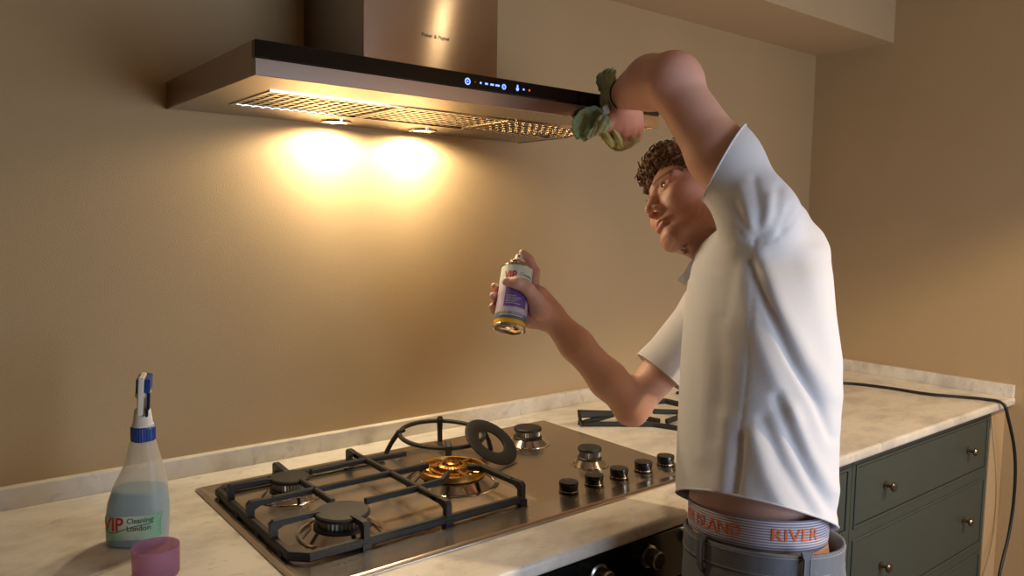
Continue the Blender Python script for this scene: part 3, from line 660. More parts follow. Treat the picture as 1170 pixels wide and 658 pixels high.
# ------------------------------------------------------------------ sculpting: distance fields turned into one skin
class Field:
    def __init__(s, lo, hi, h):
        s.h = h; s.lo = np.array(lo, float); n = np.ceil((np.array(hi) - s.lo) / h).astype(int) + 1
        s.n = n; s.d = np.full(n, 0.2, np.float32)
        s.ax = [(s.lo[i] + h * np.arange(n[i])).astype(np.float32) for i in range(3)]
    def sub(s, lo, hi):
        i0 = np.clip(np.floor((np.array(lo) - s.lo) / s.h).astype(int), 0, s.n - 1); i1 = np.clip(np.ceil((np.array(hi) - s.lo) / s.h).astype(int) + 1, 1, s.n)
        sl = tuple(slice(a, b) for a, b in zip(i0, i1))
        return sl, s.ax[0][sl[0]][:, None, None], s.ax[1][sl[1]][None, :, None], s.ax[2][sl[2]][None, None, :]
    def op(s, fn, lo, hi, k, mode='add'):
        m = 2 * k + 3 * s.h; sl, x, y, z = s.sub(np.array(lo) - m, np.array(hi) + m)
        if s.d[sl].size == 0: return
        b = fn(x, y, z).astype(np.float32); a = s.d[sl]
        if mode == 'cut': a = -a
        k = max(k, 1e-5)
        hh = np.clip(.5 + .5 * (a - b) / k, 0, 1); r = a * (1 - hh) + b * hh - k * hh * (1 - hh)
        s.d[sl] = r if mode == 'add' else -r
    def cap(s, a, b, ra, rb=None, k=.01, mode='add'):
        rb = ra if rb is None else rb; a = np.array(a, np.float32); b = np.array(b, np.float32); ab = b - a; L = max(float(ab @ ab), 1e-9)
        def fn(x, y, z):
            t = np.clip(((x - a[0]) * ab[0] + (y - a[1]) * ab[1] + (z - a[2]) * ab[2]) / L, 0, 1)
            return np.sqrt((x - a[0] - t * ab[0]) ** 2 + (y - a[1] - t * ab[1]) ** 2 + (z - a[2] - t * ab[2]) ** 2) - (ra + (rb - ra) * t)
        R = max(ra, rb); s.op(fn, np.minimum(a, b) - R, np.maximum(a, b) + R, k, mode)
    def chain(s, pts, rs, k=.01):
        for i in range(len(pts) - 1): s.cap(pts[i], pts[i + 1], rs[i], rs[i + 1], k)
    def ell(s, c, axes, r, k=.01, mode='add'):
        c = np.array(c, np.float32); Ax = np.array(axes, np.float32); r = np.array(r, np.float32)
        def fn(x, y, z):
            q = [((x - c[0]) * Ax[i][0] + (y - c[1]) * Ax[i][1] + (z - c[2]) * Ax[i][2]) for i in range(3)]
            k0 = np.sqrt(sum((q[i] / r[i]) ** 2 for i in range(3))) + 1e-6; k1 = np.sqrt(sum((q[i] / r[i] ** 2) ** 2 for i in range(3))) + 1e-6
            return k0 * (k0 - 1) / k1
        R = float(r.max()); s.op(fn, c - R, c + R, k, mode)
    def column(s, secs, F, Sd, tilt=(0, 0), p=2.0, k=.02, lo_pad=.0):
        """stack of elliptical slices: (z, cx, cy, front radius, side radius); tilt lowers slices along F and Sd"""
        A = np.array(sorted(secs), np.float32); mid = A[len(A) // 2]
        def fn(x, y, z):
            hh = z - tilt[0] * ((x - mid[1]) * F[0] + (y - mid[2]) * F[1]) - tilt[1] * ((x - mid[1]) * Sd[0] + (y - mid[2]) * Sd[1])
            hc = np.clip(hh, A[0, 0], A[-1, 0])
            cx, cy, ra, rb = [np.interp(hc, A[:, 0], A[:, i]) for i in (1, 2, 3, 4)]
            a = (x - cx) * F[0] + (y - cy) * F[1]; b = (x - cx) * Sd[0] + (y - cy) * Sd[1]
            q = (np.abs(a / ra) ** p + np.abs(b / rb) ** p) ** (1 / p)
            d = (q - 1) * np.minimum(ra, rb)
            return np.maximum(d, np.maximum(A[0, 0] - hh, hh - A[-1, 0]))
        R = A[:, 3:].max(); s.op(fn, (A[:, 1].min() - R, A[:, 2].min() - R, A[0, 0] - .05), (A[:, 1].max() + R, A[:, 2].max() + R, A[-1, 0] + .05), k)
    def mesh(s):
        """naive surface nets"""
        d = s.d; ins = d < 0; nx, ny, nz = d.shape
        cnt = np.zeros((nx - 1, ny - 1, nz - 1), np.uint8)
        cs = [(i, j, k) for i in (0, 1) for j in (0, 1) for k in (0, 1)]
        for i, j, k in cs: cnt += ins[i:nx - 1 + i, j:ny - 1 + j, k:nz - 1 + k]
        I, J, K = np.nonzero((cnt > 0) & (cnt < 8))
        vals = {c: d[I + c[0], J + c[1], K + c[2]] for c in cs}
        acc = np.zeros((len(I), 3)); num = np.zeros(len(I))
        for a in cs:
            for ax in range(3):
                if a[ax]: continue
                b = list(a); b[ax] = 1; b = tuple(b)
                va, vb = vals[a], vals[b]; m = (va < 0) != (vb < 0)
                t = np.where(m, va / np.where(m, va - vb, 1), 0)
                p = np.zeros((len(I), 3)) + np.array(a); p[:, ax] = t
                acc[m] += p[m]; num[m] += 1
        V = (acc / num[:, None] + np.stack([I, J, K], 1)) * s.h + s.lo
        idx = np.full(cnt.shape, -1, np.int32); idx[I, J, K] = np.arange(len(I))
        quads = []
        for ax in range(3):
            sl0 = [slice(None)] * 3; sl1 = [slice(None)] * 3; sl0[ax] = slice(0, -1); sl1[ax] = slice(1, None)
            A, B = ins[tuple(sl0)], ins[tuple(sl1)]
            E = np.stack(np.nonzero(A != B), 1); u, v = (ax + 1) % 3, (ax + 2) % 3
            E = E[(E[:, u] > 0) & (E[:, v] > 0) & (E[:, u] < d.shape[u] - 1) & (E[:, v] < d.shape[v] - 1)]
            fl = A[E[:, 0], E[:, 1], E[:, 2]]
            q = []
            for du, dv in ((1, 1), (0, 1), (0, 0), (1, 0)):
                c = E.copy(); c[:, u] -= du; c[:, v] -= dv; q.append(idx[c[:, 0], c[:, 1], c[:, 2]])
            q = np.stack(q, 1); q[~fl] = q[~fl][:, ::-1]; quads.append(q)
        return V, np.concatenate(quads)
def to_bm(V, Q):
    me = bpy.data.meshes.new('tmp'); me.from_pydata(V.tolist(), [], Q.tolist()); bm = bmesh.new(); bm.from_mesh(me); bpy.data.meshes.remove(me); return bm
def relax(V, Q, it=2, lam=.5):
    for _ in range(it):
        acc = np.zeros_like(V); n = np.zeros(len(V))
        for a, b in ((0, 1), (1, 2), (2, 3), (3, 0)):
            np.add.at(acc, Q[:, a], V[Q[:, b]]); np.add.at(acc, Q[:, b], V[Q[:, a]]); np.add.at(n, Q[:, a], 1); np.add.at(n, Q[:, b], 1)
        V = V + lam * (acc / np.maximum(n, 1)[:, None] - V)
    return V
def normals(V, Q):
    fn = np.cross(V[Q[:, 2]] - V[Q[:, 0]], V[Q[:, 3]] - V[Q[:, 1]]); N = np.zeros_like(V)
    for i in range(4): np.add.at(N, Q[:, i], fn)
    return N / np.maximum(np.linalg.norm(N, axis=1), 1e-12)[:, None]
def pix(V):
    dv = V - CAM; z = dv @ FW
    return np.stack([W / 2 + FPX * (dv @ RT) / z, H / 2 - FPX * (dv @ UP) / z], 1)
def seg_dist(p, pts):
    best = np.full(len(p), 1e9)
    for a, b in zip(pts, pts[1:]):
        a, b = np.array(a, float), np.array(b, float); ab = b - a
        t = np.clip(((p - a) @ ab) / (ab @ ab), 0, 1); best = np.minimum(best, np.linalg.norm(p - a - t[:, None] * ab, axis=1))
    return best

# ------------------------------------------------------------------ the man
Fd = np.array([-RH.x, -RH.y, 0]); Sd = np.array([-AH.x, -AH.y, 0])      # he faces image left; his left side is towards the viewer
def secs(rows):
    out = []
    for py, pf, pb, zc, rb in rows:
        c = at((pf + pb) / 2, py, zc); out.append((c[2], c[0], c[1], (pb - pf) / 2 * zc / FPX, rb))
    return out
pelvis = at(868, 625, 1.25)
man = empty('person', (pelvis[0], pelvis[1], 0), 'man in white polo shirt reaching up to wipe the extractor hood', 'person')
# --- joints
sL, eL, wL = at(868, 250, 1.25), at(768, 95, 1.37), at(712, 108, 1.545)
sR, eR, wR = at(815, 352, 1.60), at(722, 464, 1.585), at(630, 362, 1.565)
hf, hl = cv(-.965, .09, .24), cv(.25, .60, .76); hl = hl - hf * (hl @ hf); hl /= np.linalg.norm(hl); hu = np.cross(hf, hl); hu /= np.linalg.norm(hu)
HC = at(797, 232, 1.50)
def hp(f, l, u): return HC + hf * f + hl * l + hu * u
HA = (hf, hl, hu)

B = Field((.36, -1.16, .86), (.96, -.38, 1.82), .0027)
body_rows = [(640, 788, 944, 1.25, .150), (600, 786, 940, 1.25, .142), (560, 787, 938, 1.255, .138), (500, 790, 940, 1.27, .140), (430, 792, 942, 1.29, .150), (370, 794, 938, 1.32, .158), (320, 798, 930, 1.345, .160), (285, 806, 918, 1.37, .140), (265, 818, 905, 1.39, .10)]
B.column([(a, b, c, d * .95, e * .97) for a, b, c, d, e in secs(body_rows)], Fd, Sd, k=.02)
B.cap(at(868, 284, 1.30), sL, .054, .048, .04)                    # near shoulder
B.cap(at(845, 310, 1.45), sR, .06, .050, .04)                    # far shoulder
B.cap(at(842, 300, 1.42), hp(-.032, 0, -.075), .056, .052, .025)  # neck
# near arm, raised and bent
m1 = sL + (eL - sL) * .45
B.chain([sL, m1, eL], [.048, .050, .0425], .02)
B.cap(at(775, 84, 1.36), at(780, 90, 1.36), .026, .026, .03)    # point of the elbow
m2 = eL + (wL - eL) * .38 + UP * .010
B.chain([eL, m2, wL], [.0425, .0450, .0290], .03)
B.cap(eL + UP * .008, wL + (eL - wL) * .3 + UP * .006, .036, .030, .03)
# far arm
B.chain([sR, sR + (eR - sR) * .5, eR], [.046, .043, .0350], .02)
B.cap(at(724, 477, 1.585), at(716, 474, 1.585), .016, .016, .014)
B.chain([eR, eR + (wR - eR) * .3, eR + (wR - eR) * .7, wR], [.0345, .0370, .0320, .0270], .02)
# right hand round the can
def cy(adeg, h, r): a = math.radians(adeg); return np.array(C0 + A_ * h + (CF * math.cos(a) + CR * math.sin(a)) * r)
FR = RC + .0085
palm = [cy(108, .088, .052), cy(118, .070, .050), cy(124, .052, .049), cy(128, .036, .047)]
pj = [cy(125, .100, .047), cy(140, .078, .047), cy(146, .058, .046), cy(150, .040, .045)]
for i, q in enumerate(pj): B.chain([wR, palm[i], q], [.021, .0145, .0115], .014)
B.ell((np.array(palm[1]) + wR) / 2, (np.array(CR), np.array(A_), np.array(CF)), (.024, .036, .022), .02)
# index finger on the nozzle
B.chain([pj[0], cy(112, .135, .040), cy(100, .158, .022), cy(80, .168, .006)], [.0108, .0098, .0088, .0078], .005)
for i, (h0, end) in enumerate(((.080, 268), (.058, 274), (.039, 258))):
    hA = h0 + .004
    B.chain([pj[i + 1], cy(178, hA, FR + .006), cy(205, hA, FR + .001), cy(240, hA + .002, FR), cy(end, hA + .004, FR + .0005)], [.0108, .0102, .0096, .0090, .0080 - .0005 * i], .004)
# thumb across the front
B.chain([wR, cy(88, .050, .056), cy(70, .066, .047), cy(38, .077, FR + .004), cy(8, .084, FR + .002), cy(-22, .085, FR + .001)], [.019, .019, .0150, .0118, .0112, .0092], .008)
# left hand: a loose fist over the cloth on the corner of the hood
def q3(px, py, zc): return at(px, py, zc)
kn = [q3(703, 146, 1.575), q3(712, 150, 1.582), q3(721, 149, 1.592), q3(729, 143, 1.602)]
for i, q in enumerate(kn):
    B.chain([wL, (wL + q) / 2 + cv(0, 0, 1) * .007, q + cv(0, 0, 1) * .004], [.023, .0145, .0128], .007)
    mid = q3(700 + 9.5 * i, 160 - 1.5 * abs(i - 1), 1.605 + .008 * i); tip = q3(694 + 10 * i, 155 - 2 * i, 1.632 + .008 * i)
    B.chain([q, mid, tip], [.0115, .0105, .0085], .005)
B.ell(q3(717, 130, 1.580), (cv(1, .2, 0), cv(-.2, 1, 0), cv(0, 0, 1)), (.031, .038, .016), .012)
B.chain([q3(709, 122, 1.56), q3(700, 134, 1.562), q3(694, 143, 1.563), q3(688, 149, 1.570)], [.016, .0135, .0115, .0092], .005)
# head
B.ell(hp(-.012, 0, .030), HA, (.096, .075, .092), .02)
B.ell(hp(.028, 0, -.035), HA, (.064, .056, .080), .03)
for sgn in (-1, 1):
    B.cap(hp(-.015, sgn * .052, -.052), hp(.068, sgn * .012, -.100), .019, .017, .025)
    B.cap(hp(.081, sgn * .008, .023), hp(.069, sgn * .043, .022), .010, .009, .016)
    B.ell(hp(.058, sgn * .044, -.022), HA, (.026, .020, .020), .02)
B.cap(hp(.078, -.006, -.103), hp(.078, .006, -.103), .017, .017, .016)
B.cap(hp(-.012, 0, -.080), hp(-.040, 0, -.135), .050, .050, .025)
for sgn in (-1, 1): B.ell(hp(.094, sgn * .031, .004), HA, (.013, .017, .010), .010, 'cut')
B.chain([hp(.084, 0, .014), hp(.096, 0, -.010), hp(.109, 0, -.034)], [.0075, .0080, .0088], .009)
for sgn in (-1, 1): B.ell(hp(.097, sgn * .0115, -.038), HA, (.011, .0062, .0070), .005)
for sgn in (-1, 1): B.ell(hp(.102, sgn * .0070, -.0440), HA, (.0050, .0030, .0035), .002, 'cut')
for sgn in (-1, 1): B.cap(hp(.0945, sgn * .004, -.0645), hp(.084, sgn * .022, -.069), .0055, .0035, .006)
B.cap(hp(.0925, -.010, -.0765), hp(.0925, .010, -.0765), .0064, .0064, .006)
for sgn in (-1, 1): B.cap(hp(.100, 0, -.0705), hp(.084, sgn * .024, -.0705), .0022, .0018, .002, 'cut')
for sgn in (-1, 1):                                              # lids
    B.cap(hp(.0845, sgn * .019, .0035), hp(.0865, sgn * .032, .0115), .0040, .0042, .004); B.cap(hp(.0865, sgn * .032, .0115), hp(.0775, sgn * .046, .004), .0042, .0038, .004)
    B.cap(hp(.0845, sgn * .019, .0025), hp(.0850, sgn * .032, -.0055), .0035, .0035, .004); B.cap(hp(.0850, sgn * .032, -.0055), hp(.0770, sgn * .046, .002), .0035, .0035, .004)
    B.ell(hp(-.012, sgn * .078, -.005), HA, (.019, .009, .031), .006); B.ell(hp(-.006, sgn * .088, .000), HA, (.010, .007, .018), .004, 'cut')
V, Q = B.mesh(); V = relax(V, Q, 1, .4)
me = bpy.data.meshes.new('body'); me.from_pydata(V.tolist(), [], Q.tolist())
# skin colours: stubble, lips, ruddy elbows, knuckles; deeper tone on head and left hand
hq = np.stack([(V - HC) @ hf, (V - HC) @ hl, (V - HC) @ hu], 1)
base = np.array(lin((220, 172, 154))[:3]); C = np.tile(base, (len(V), 1))
def blend(mask, col):
    global C
    C = C * (1 - mask[:, None]) + np.array(lin(col)[:3]) * mask[:, None]
def gs(p, c, r): return np.exp(-np.sum((p - np.array(c)) ** 2, 1) / r ** 2)
blend(.55 * gs(V, at(776, 74, 1.36), .035), (214, 118, 104)); blend(.35 * gs(V, at(722, 482, 1.585), .04), (204, 120, 100))
for q in kn: blend(.45 * gs(V, q, .030), (206, 116, 84))
blend(.55 * gs(V, (wL + q3(717, 145, 1.58)) / 2, .050), (206, 122, 92))
inh = np.clip(1 - np.linalg.norm(hq / np.array([.14, .1, .15]), axis=1), 0, 1) > 0
blend(np.where(inh, .30, 0), (196, 128, 100))
st = np.where(inh, 1 / (1 + np.exp((hq[:, 2] + .062 + .35 * np.maximum(0, .045 - hq[:, 0])) / .008)) * (hq[:, 0] > -.02), 0) * np.clip(1 - (-.125 - hq[:, 2]) / .02, 0, 1)
blend(.50 * st * (.75 + .25 * np.sin(hq[:, 0] * 900) * np.sin(hq[:, 1] * 1100)), (122, 86, 70))
lipm = np.maximum(gs(hq, (.0925, 0, -.0765), .012), gs(hq, (.092, 0, -.066), .011)) * (np.abs(hq[:, 1]) < .024); blend(.6 * np.clip(lipm, 0, 1), (178, 92, 84))
for sgn in (-1, 1): blend(np.where(inh, .75, 0) * np.clip(np.exp(-((hq[:, 2] - .0265 + .15 * np.abs(np.abs(hq[:, 1]) - .03)) / .0062) ** 2) * (np.abs(hq[:, 1] - sgn * .031) < .022) * (hq[:, 0] > .05), 0, 1), (70, 50, 38))
ca = me.color_attributes.new('col', 'FLOAT_COLOR', 'POINT'); ca.data.foreach_set('color', np.concatenate([C, np.ones((len(V), 1))], 1).astype(np.float32).ravel())
body = link_mesh('body', me, 'skin', man, True)
for sgn in (-1, 1):
    ec = hp(.0745, sgn * .032, .0030); gz = hf * .96 + hu * .22 - hl * .0; gz /= np.linalg.norm(gz)
    bm = bmesh.new(); bmesh.ops.create_uvsphere(bm, u_segments=24, v_segments=16, radius=.0118, matrix=Matrix.Translation(Vector(ec))); ey = build('eye', bm, 'eye', man, True)
    bm = bmesh.new(); lathe(bm, [(0, .0121), (.0035, .0118), (.0058, .0106)], ec, 20, axis=gz); build('iris', bm, 'iris', ey, True)
# fingernails of the thumb on the can
nc = np.array(cy(-20, .0855, FR + .0098)); bm = bmesh.new(); bmesh.ops.create_uvsphere(bm, u_segments=14, v_segments=8, radius=1.0)
ta = -np.array(CR) * math.cos(.35) - np.array(CF) * .3; ta /= np.linalg.norm(ta); nr = np.array((Vector(nc) - C0) - A_ * (Vector(nc) - C0).dot(A_)); nr /= np.linalg.norm(nr); sd_ = np.cross(ta, nr)
for v in bm.verts: v.co = Vector(nc - nr * .0012 + ta * v.co.x * .0065 + sd_ * v.co.y * .005 + nr * v.co.z * .0018)
M['nail'] = mat('nail', (226, 170, 150), .3); build('fingernail', bm, 'nail', body, True)

# hair: a close cap carrying real curls
Hf = Field(HC - .17, HC + .17, .0035)
Hf.ell(hp(-.014, 0, .040), HA, (.102, .081, .094), .01)
Hf.ell(hp(.050, 0, .088), HA, (.050, .062, .028), .02)
Hf.op(lambda x, y, z: ((-(x - HC[0]) * hf[0] - (y - HC[1]) * hf[1] - (z - HC[2]) * hf[2]) * .80 + ((x - HC[0]) * hu[0] + (y - HC[1]) * hu[1] + (z - HC[2]) * hu[2]) * .60 + .023), HC - .2, HC + .2, .012, 'cut')
HV, HQ = Hf.mesh()
HN = normals(HV, HQ); hq2 = np.stack([(HV - HC) @ hf, (HV - HC) @ hl, (HV - HC) @ hu], 1)
HV = HV + HN * (.003 * np.sin(hq2[:, :1] * 420) * np.sin(hq2[:, 1:2] * 390 + 1) + .002 * np.sin(hq2[:, 2:3] * 470))
bm = to_bm(HV, HQ); hair = build('hair', bm, 'hair', man, True, recalc=False)
bm = bmesh.new()
outer = np.nonzero(np.linalg.norm((HV - hp(-.014, 0, .040)), axis=1) > .068)[0]
for vi in rng.choice(outer, 520, replace=False):
    p = HV[vi]; n_ = HN[vi]
    if (p - HC) @ hu < -.055: continue
    a = rng.normal(size=3); t1 = np.cross(n_, a); t1 /= np.linalg.norm(t1); t2 = np.cross(n_, t1)
    ax_ = n_ * rng.uniform(.2, 1) + t2 * rng.uniform(-.8, .8); ax_ /= np.linalg.norm(ax_); e1 = np.cross(ax_, t1); e1 /= np.linalg.norm(e1); e2 = np.cross(ax_, e1)
    r_ = rng.uniform(.0035, .0068); L_ = rng.uniform(.006, .014); turns = rng.uniform(1.0, 1.9); ph = rng.uniform(0, 6.28); k_ = 11
    pts = [p - n_ * .002 + ax_ * (L_ * i / k_) + (e1 * math.cos(ph + turns * 6.283 * i / k_) + e2 * math.sin(ph + turns * 6.283 * i / k_)) * r_ for i in range(k_ + 1)]
    tube(bm, pts, [.0011 + .0009 * math.sin(math.pi * (i + .4) / (k_ + .8)) for i in range(k_ + 1)], 4)
o = build('curls', bm, 'hair', hair, True); o['kind'] = 'stuff'
bm = bmesh.new()
for i in range(5):
    p = hp(.058 + rng.uniform(-.005, .006), .004 + rng.uniform(-.008, .008), -.122 - rng.uniform(0, .008)); ph = rng.uniform(0, 6.28)
    tube(bm, [p + hp(0, 0, 0) - HC + (hf * math.cos(ph + j * .8) + hl * math.sin(ph + j * .8)) * .0045 - hu * .0012 * j for j in range(8)], .0008, 4)
o = build('beard_curls', bm, 'hair', man, True); o['kind'] = 'stuff'

# --- polo shirt
T = Field((.34, -1.20, .84), (.98, -.46, 1.66), .0045)
shirt_rows = [(650, 772, 947, 1.245, .176), (610, 771, 947, 1.245, .176), (560, 770, 948, 1.25, .176), (500, 772, 950, 1.265, .172), (450, 774, 953, 1.28, .172), (400, 777, 954, 1.295, .176), (350, 782, 945, 1.32, .182), (310, 789, 941, 1.345, .182), (280, 799, 938, 1.365, .164), (262, 811, 930, 1.38, .128), (250, 826, 915, 1.385, .09)]
T.column([(a, b, c, d * .925, e * .96) for a, b, c, d, e in secs(shirt_rows)], Fd, Sd, k=.02, p=2.2)
cL = sL + (eL - sL) * .39; aL = (eL - sL) / np.linalg.norm(eL - sL); dL = cv(-.84, .48, -.25)
T.cap(at(874, 298, 1.30), sL, .060, .058, .05)
T.chain([sL, cL, cL + aL * .09], [.060, .0590, .0590], .03)
T.cap(at(893, 264, 1.30), at(917, 306, 1.34), .044, .036, .04)
cR = sR + (eR - sR) * .66; dR = (eR - sR) / np.linalg.norm(eR - sR)
T.cap(at(845, 318, 1.45), sR, .070, .062, .05)
T.chain([sR, cR, cR + dR * .05], [.060, .0550, .0550], .02)
nb, nt_ = at(844, 306, 1.42), hp(-.046, 0, -.128); dN = (nt_ - nb) / np.linalg.norm(nt_ - nb)
T.cap(nb, nt_ + dN * .03, .062, .059, .03)
V, Q = T.mesh(); V = relax(V, Q, 6, .5)
N = normals(V, Q); p2 = pix(V); facing = np.clip(-(N @ FW) * 3, 0, 1)
disp = np.zeros(len(V))
def fold(pts, width, amp): # grooves (amp < 0) and ridges traced on the cloth
    global disp
    disp = disp + facing * amp * .75 * np.exp(-(seg_dist(p2, pts) / width) ** 2)
fold([(862, 276), (861, 330), (854, 430), (838, 558)], 1.8, -.0018)                 # side seam
fold([(858, 300), (874, 345), (905, 412), (934, 462), (951, 500)], 6, -.0075); fold([(868, 292), (892, 355), (922, 412), (950, 452)], 12, .0065)
fold([(846, 310), (858, 372), (884, 430), (905, 480)], 12, .0050)
fold([(888, 455), (905, 500), (928, 548), (952, 585)], 7, -.0070); fold([(905, 470), (925, 520), (950, 560)], 9, .0060)
fold([(872, 480), (893, 530), (930, 588)], 8, -.0050); fold([(860, 500), (875, 545), (900, 590)], 11, .0055)
fold([(846, 500), (842, 535), (838, 566)], 7, -.0065); fold([(828, 480), (826, 530), (822, 562)], 12, .0050)
fold([(800, 360), (806, 430), (803, 520)], 12, .0030); fold([(818, 330), (824, 420), (818, 500)], 9, -.0025)
fold([(862, 274), (848, 252), (838, 232)], 5, -.0036); fold([(866, 272), (868, 240), (862, 205)], 6, -.0036); fold([(872, 272), (888, 245), (890, 215)], 6, -.0034)
fold([(857, 262), (852, 235), (846, 215)], 6, .0030); fold([(877, 255), (880, 225)], 6, .0030); fold([(893, 262), (904, 238)], 6, -.0040)
fold([(838, 258), (850, 272), (866, 279), (885, 274), (902, 258), (914, 240)], 2.0, -.0028)  # armhole seam
fold([(848, 290), (835, 320), (828, 360)], 8, -.0030); fold([(905, 300), (925, 350), (940, 400)], 14, -.0030)
V = V + N * disp[:, None]
bm = to_bm(V, Q)
def trim(bm, co, no, centre=None, rad=None):
    co = Vector(co); no = Vector(no)
    if centre is None: geom = bm.verts[:] + bm.edges[:] + bm.faces[:]
    else:
        c_ = Vector(centre); vs = {v for v in bm.verts if (v.co - c_).length < rad}
        fs = [f for f in bm.faces if all(v in vs for v in f.verts)]; es = list({e for f in fs for e in f.edges}); geom = list({v for f in fs for v in f.verts}) + es + fs
    bmesh.ops.bisect_plane(bm, geom=geom, dist=1e-6, plane_co=co, plane_no=no, clear_outer=True)
hA, hB, hCc = at(773, 560, 1.27), at(868, 572, 1.09), at(957, 611, 1.25)
hn = np.cross(hB - hA, hCc - hA); hn /= np.linalg.norm(hn); hn = hn if hn[2] < 0 else -hn
trim(bm, hA, hn); trim(bm, cL, dL, cL + aL * .05, .150); trim(bm, cR, dR, cR + dR * .03, .105); trim(bm, nt_, dN, nt_ + dN * .02, .11)
islands = set(bm.verts); best = None
while islands:                                                   # keep the one garment, drop cut-off crumbs
    seed = islands.pop(); comp = {seed}; stack = [seed]
    while stack:
        v = stack.pop()
        for e in v.link_edges:
            w_ = e.other_vert(v)
            if w_ in islands: islands.discard(w_); comp.add(w_); stack.append(w_)
    if best is None or len(comp) > len(best): best = comp
bmesh.ops.delete(bm, geom=[v for v in bm.verts if v not in best], context='VERTS')
rims = [[v.co.copy() for v in bm.verts if v.is_boundary and abs((v.co - Vector(c_)).dot(Vector(n_))) < 5e-4 and (r0 is None or (v.co - Vector(c_)).length < r0)] for c_, n_, r0 in ((hA, hn, None), (cL, dL, .12), (cR, dR, .12))]
shirt = build('polo_shirt', bm, 'shirt', man, True, recalc=False)
sm = shirt.modifiers.new('thickness', 'SOLIDIFY'); sm.thickness = .0026; sm.offset = -1
def band(name, pts, c_, n_, up_len, off, parent, m, thick=.0022):
    """narrow sewn band that follows a cut edge of the cloth"""
    n_ = Vector(n_).normalized(); ctr = sum(pts, Vector()) / len(pts); e1 = n_.orthogonal().normalized(); e2 = n_.cross(e1)
    P_ = sorted(pts, key=lambda p: math.atan2((p - ctr).dot(e2), (p - ctr).dot(e1)))
    K = 90; P_ = [P_[int(i * len(P_) / K)] for i in range(K)]
    P_ = [(P_[i - 1] + P_[i] * 2 + P_[(i + 1) % K]) / 4 for i in range(K)]
    return P_, ctr
for pts, (c_, n_) in zip(rims, ((hA, hn), (cL, dL), (cR, dR))):
    if len(pts) < 20: continue
    P_, ctr = band('hem', pts, c_, n_, .02, .001, shirt, 'shirt'); nn = Vector(n_).normalized()
    bm = bmesh.new(); tube(bm, [p - nn * .0012 for p in P_], .0019, 6, closed=True); build('hem', bm, 'shirt', shirt, True)
# collar: stand and folded leaf with points
bm = bmesh.new(); axn = Vector(dN); fr = Vector(hf); fr = (fr - axn * fr.dot(axn)).normalized(); lf = axn.cross(fr)
rows = []
for j, (rr, hh) in enumerate(((.060, -.006), (.0585, .010), (.060, .015), (.064, .011), (.071, -.012), (.075, -.022))):
    row = []
    for i in range(49):
        a = math.radians(18 + 324 * i / 48); edge = min(i, 48 - i) / 48
        drop = (.030 * max(0, 1 - edge * 7)) if j >= 4 else 0; flare = (.012 * max(0, 1 - edge * 6)) if j >= 4 else 0
        row.append(bm.verts.new(Vector(nt_) + axn * (hh - drop) + (fr * math.cos(a) + lf * math.sin(a)) * (rr + flare)))
    rows.append(row)
for A, B2 in zip(rows, rows[1:]):
    for i in range(48): bm.faces.new((A[i], A[i + 1], B2[i + 1], B2[i]))
co = build('collar', bm, 'shirt', shirt, True); co.modifiers.new('thickness', 'SOLIDIFY').thickness = .0022

for pts_ in ([at(800, 284, 1.415), at(788, 300, 1.395), at(781, 312, 1.39), at(774, 320, 1.395), at(783, 327, 1.385), at(788, 316, 1.385), at(797, 302, 1.39)],):
    bm = bmesh.new(); bm.faces.new([bm.verts.new(p) for p in pts_]); bmesh.ops.triangulate(bm, faces=bm.faces); c2 = build('collar_point', bm, 'shirt', shirt); c2.modifiers.new('thickness', 'SOLIDIFY').thickness = .0022
# --- underwear waistband with its woven name
jt = (0.0, .17)
def ringpt(z, ang, ra, rb, c, tilt=jt):
    """ang 0 = towards the viewer (his left side), 90 = his front"""
    a, b = ra * math.sin(ang), rb * math.cos(ang)
    p = np.array([c[0], c[1], 0]) + Fd * a + Sd * b; p[2] = z + tilt[0] * a + tilt[1] * b
    return p
wc = at(863, 592, 1.25); wra, wrb = (938 - 785) / 2 * 1.25 / FPX * .95, .142
wz0 = at(863, 592, 1.25)[2] - .008; UWH = .036
bm = bmesh.new(); rows = []
for rr, zz_ in ((-.002, -.012), (.0, -.012), (.0012, .0), (.0012, UWH - .003), (.0, UWH), (-.0025, UWH - .002)):
    rows.append([bm.verts.new(ringpt(wz0 + zz_, 2 * math.pi * i / 96, wra + rr, wrb + rr, wc)) for i in range(96)])
for A, B2 in zip(rows, rows[1:]):
    for i in range(96): bm.faces.new((A[i], A[(i + 1) % 96], B2[(i + 1) % 96], B2[i]))
M['band'] = mat('waistband_stripes', (176, 170, 186), .85); nt = M['band'].node_tree; tcn = nt.nodes.new('ShaderNodeNewGeometry'); dt = nt.nodes.new('ShaderNodeVectorMath'); dt.operation = 'DOT_PRODUCT'
tn = np.array([-jt[1] * Sd[0], -jt[1] * Sd[1], 1.0]); dt.inputs[1].default_value = tn; mm = nt.nodes.new('ShaderNodeMath'); mm.operation = 'MULTIPLY'; mm.inputs[1].default_value = 2 * math.pi / .0040
sn = nt.nodes.new('ShaderNodeMath'); sn.operation = 'SINE'; rp = nt.nodes.new('ShaderNodeValToRGB'); rp.color_ramp.elements[0].position = .35; rp.color_ramp.elements[1].position = .6
rp.color_ramp.elements[0].color = lin((128, 124, 146)); rp.color_ramp.elements[1].color = lin((206, 200, 210))
ad = nt.nodes.new('ShaderNodeMath'); ad.operation = 'MULTIPLY_ADD'; ad.inputs[1].default_value = .5; ad.inputs[2].default_value = .5
for a, b in ((tcn.outputs['Position'], dt.inputs[0]), (dt.outputs['Value'], mm.inputs[0]), (mm.outputs[0], sn.inputs[0]), (sn.outputs[0], ad.inputs[0]), (ad.outputs[0], rp.inputs[0]), (rp.outputs[0], nt.nodes['Principled BSDF'].inputs['Base Color'])): nt.links.new(a, b)
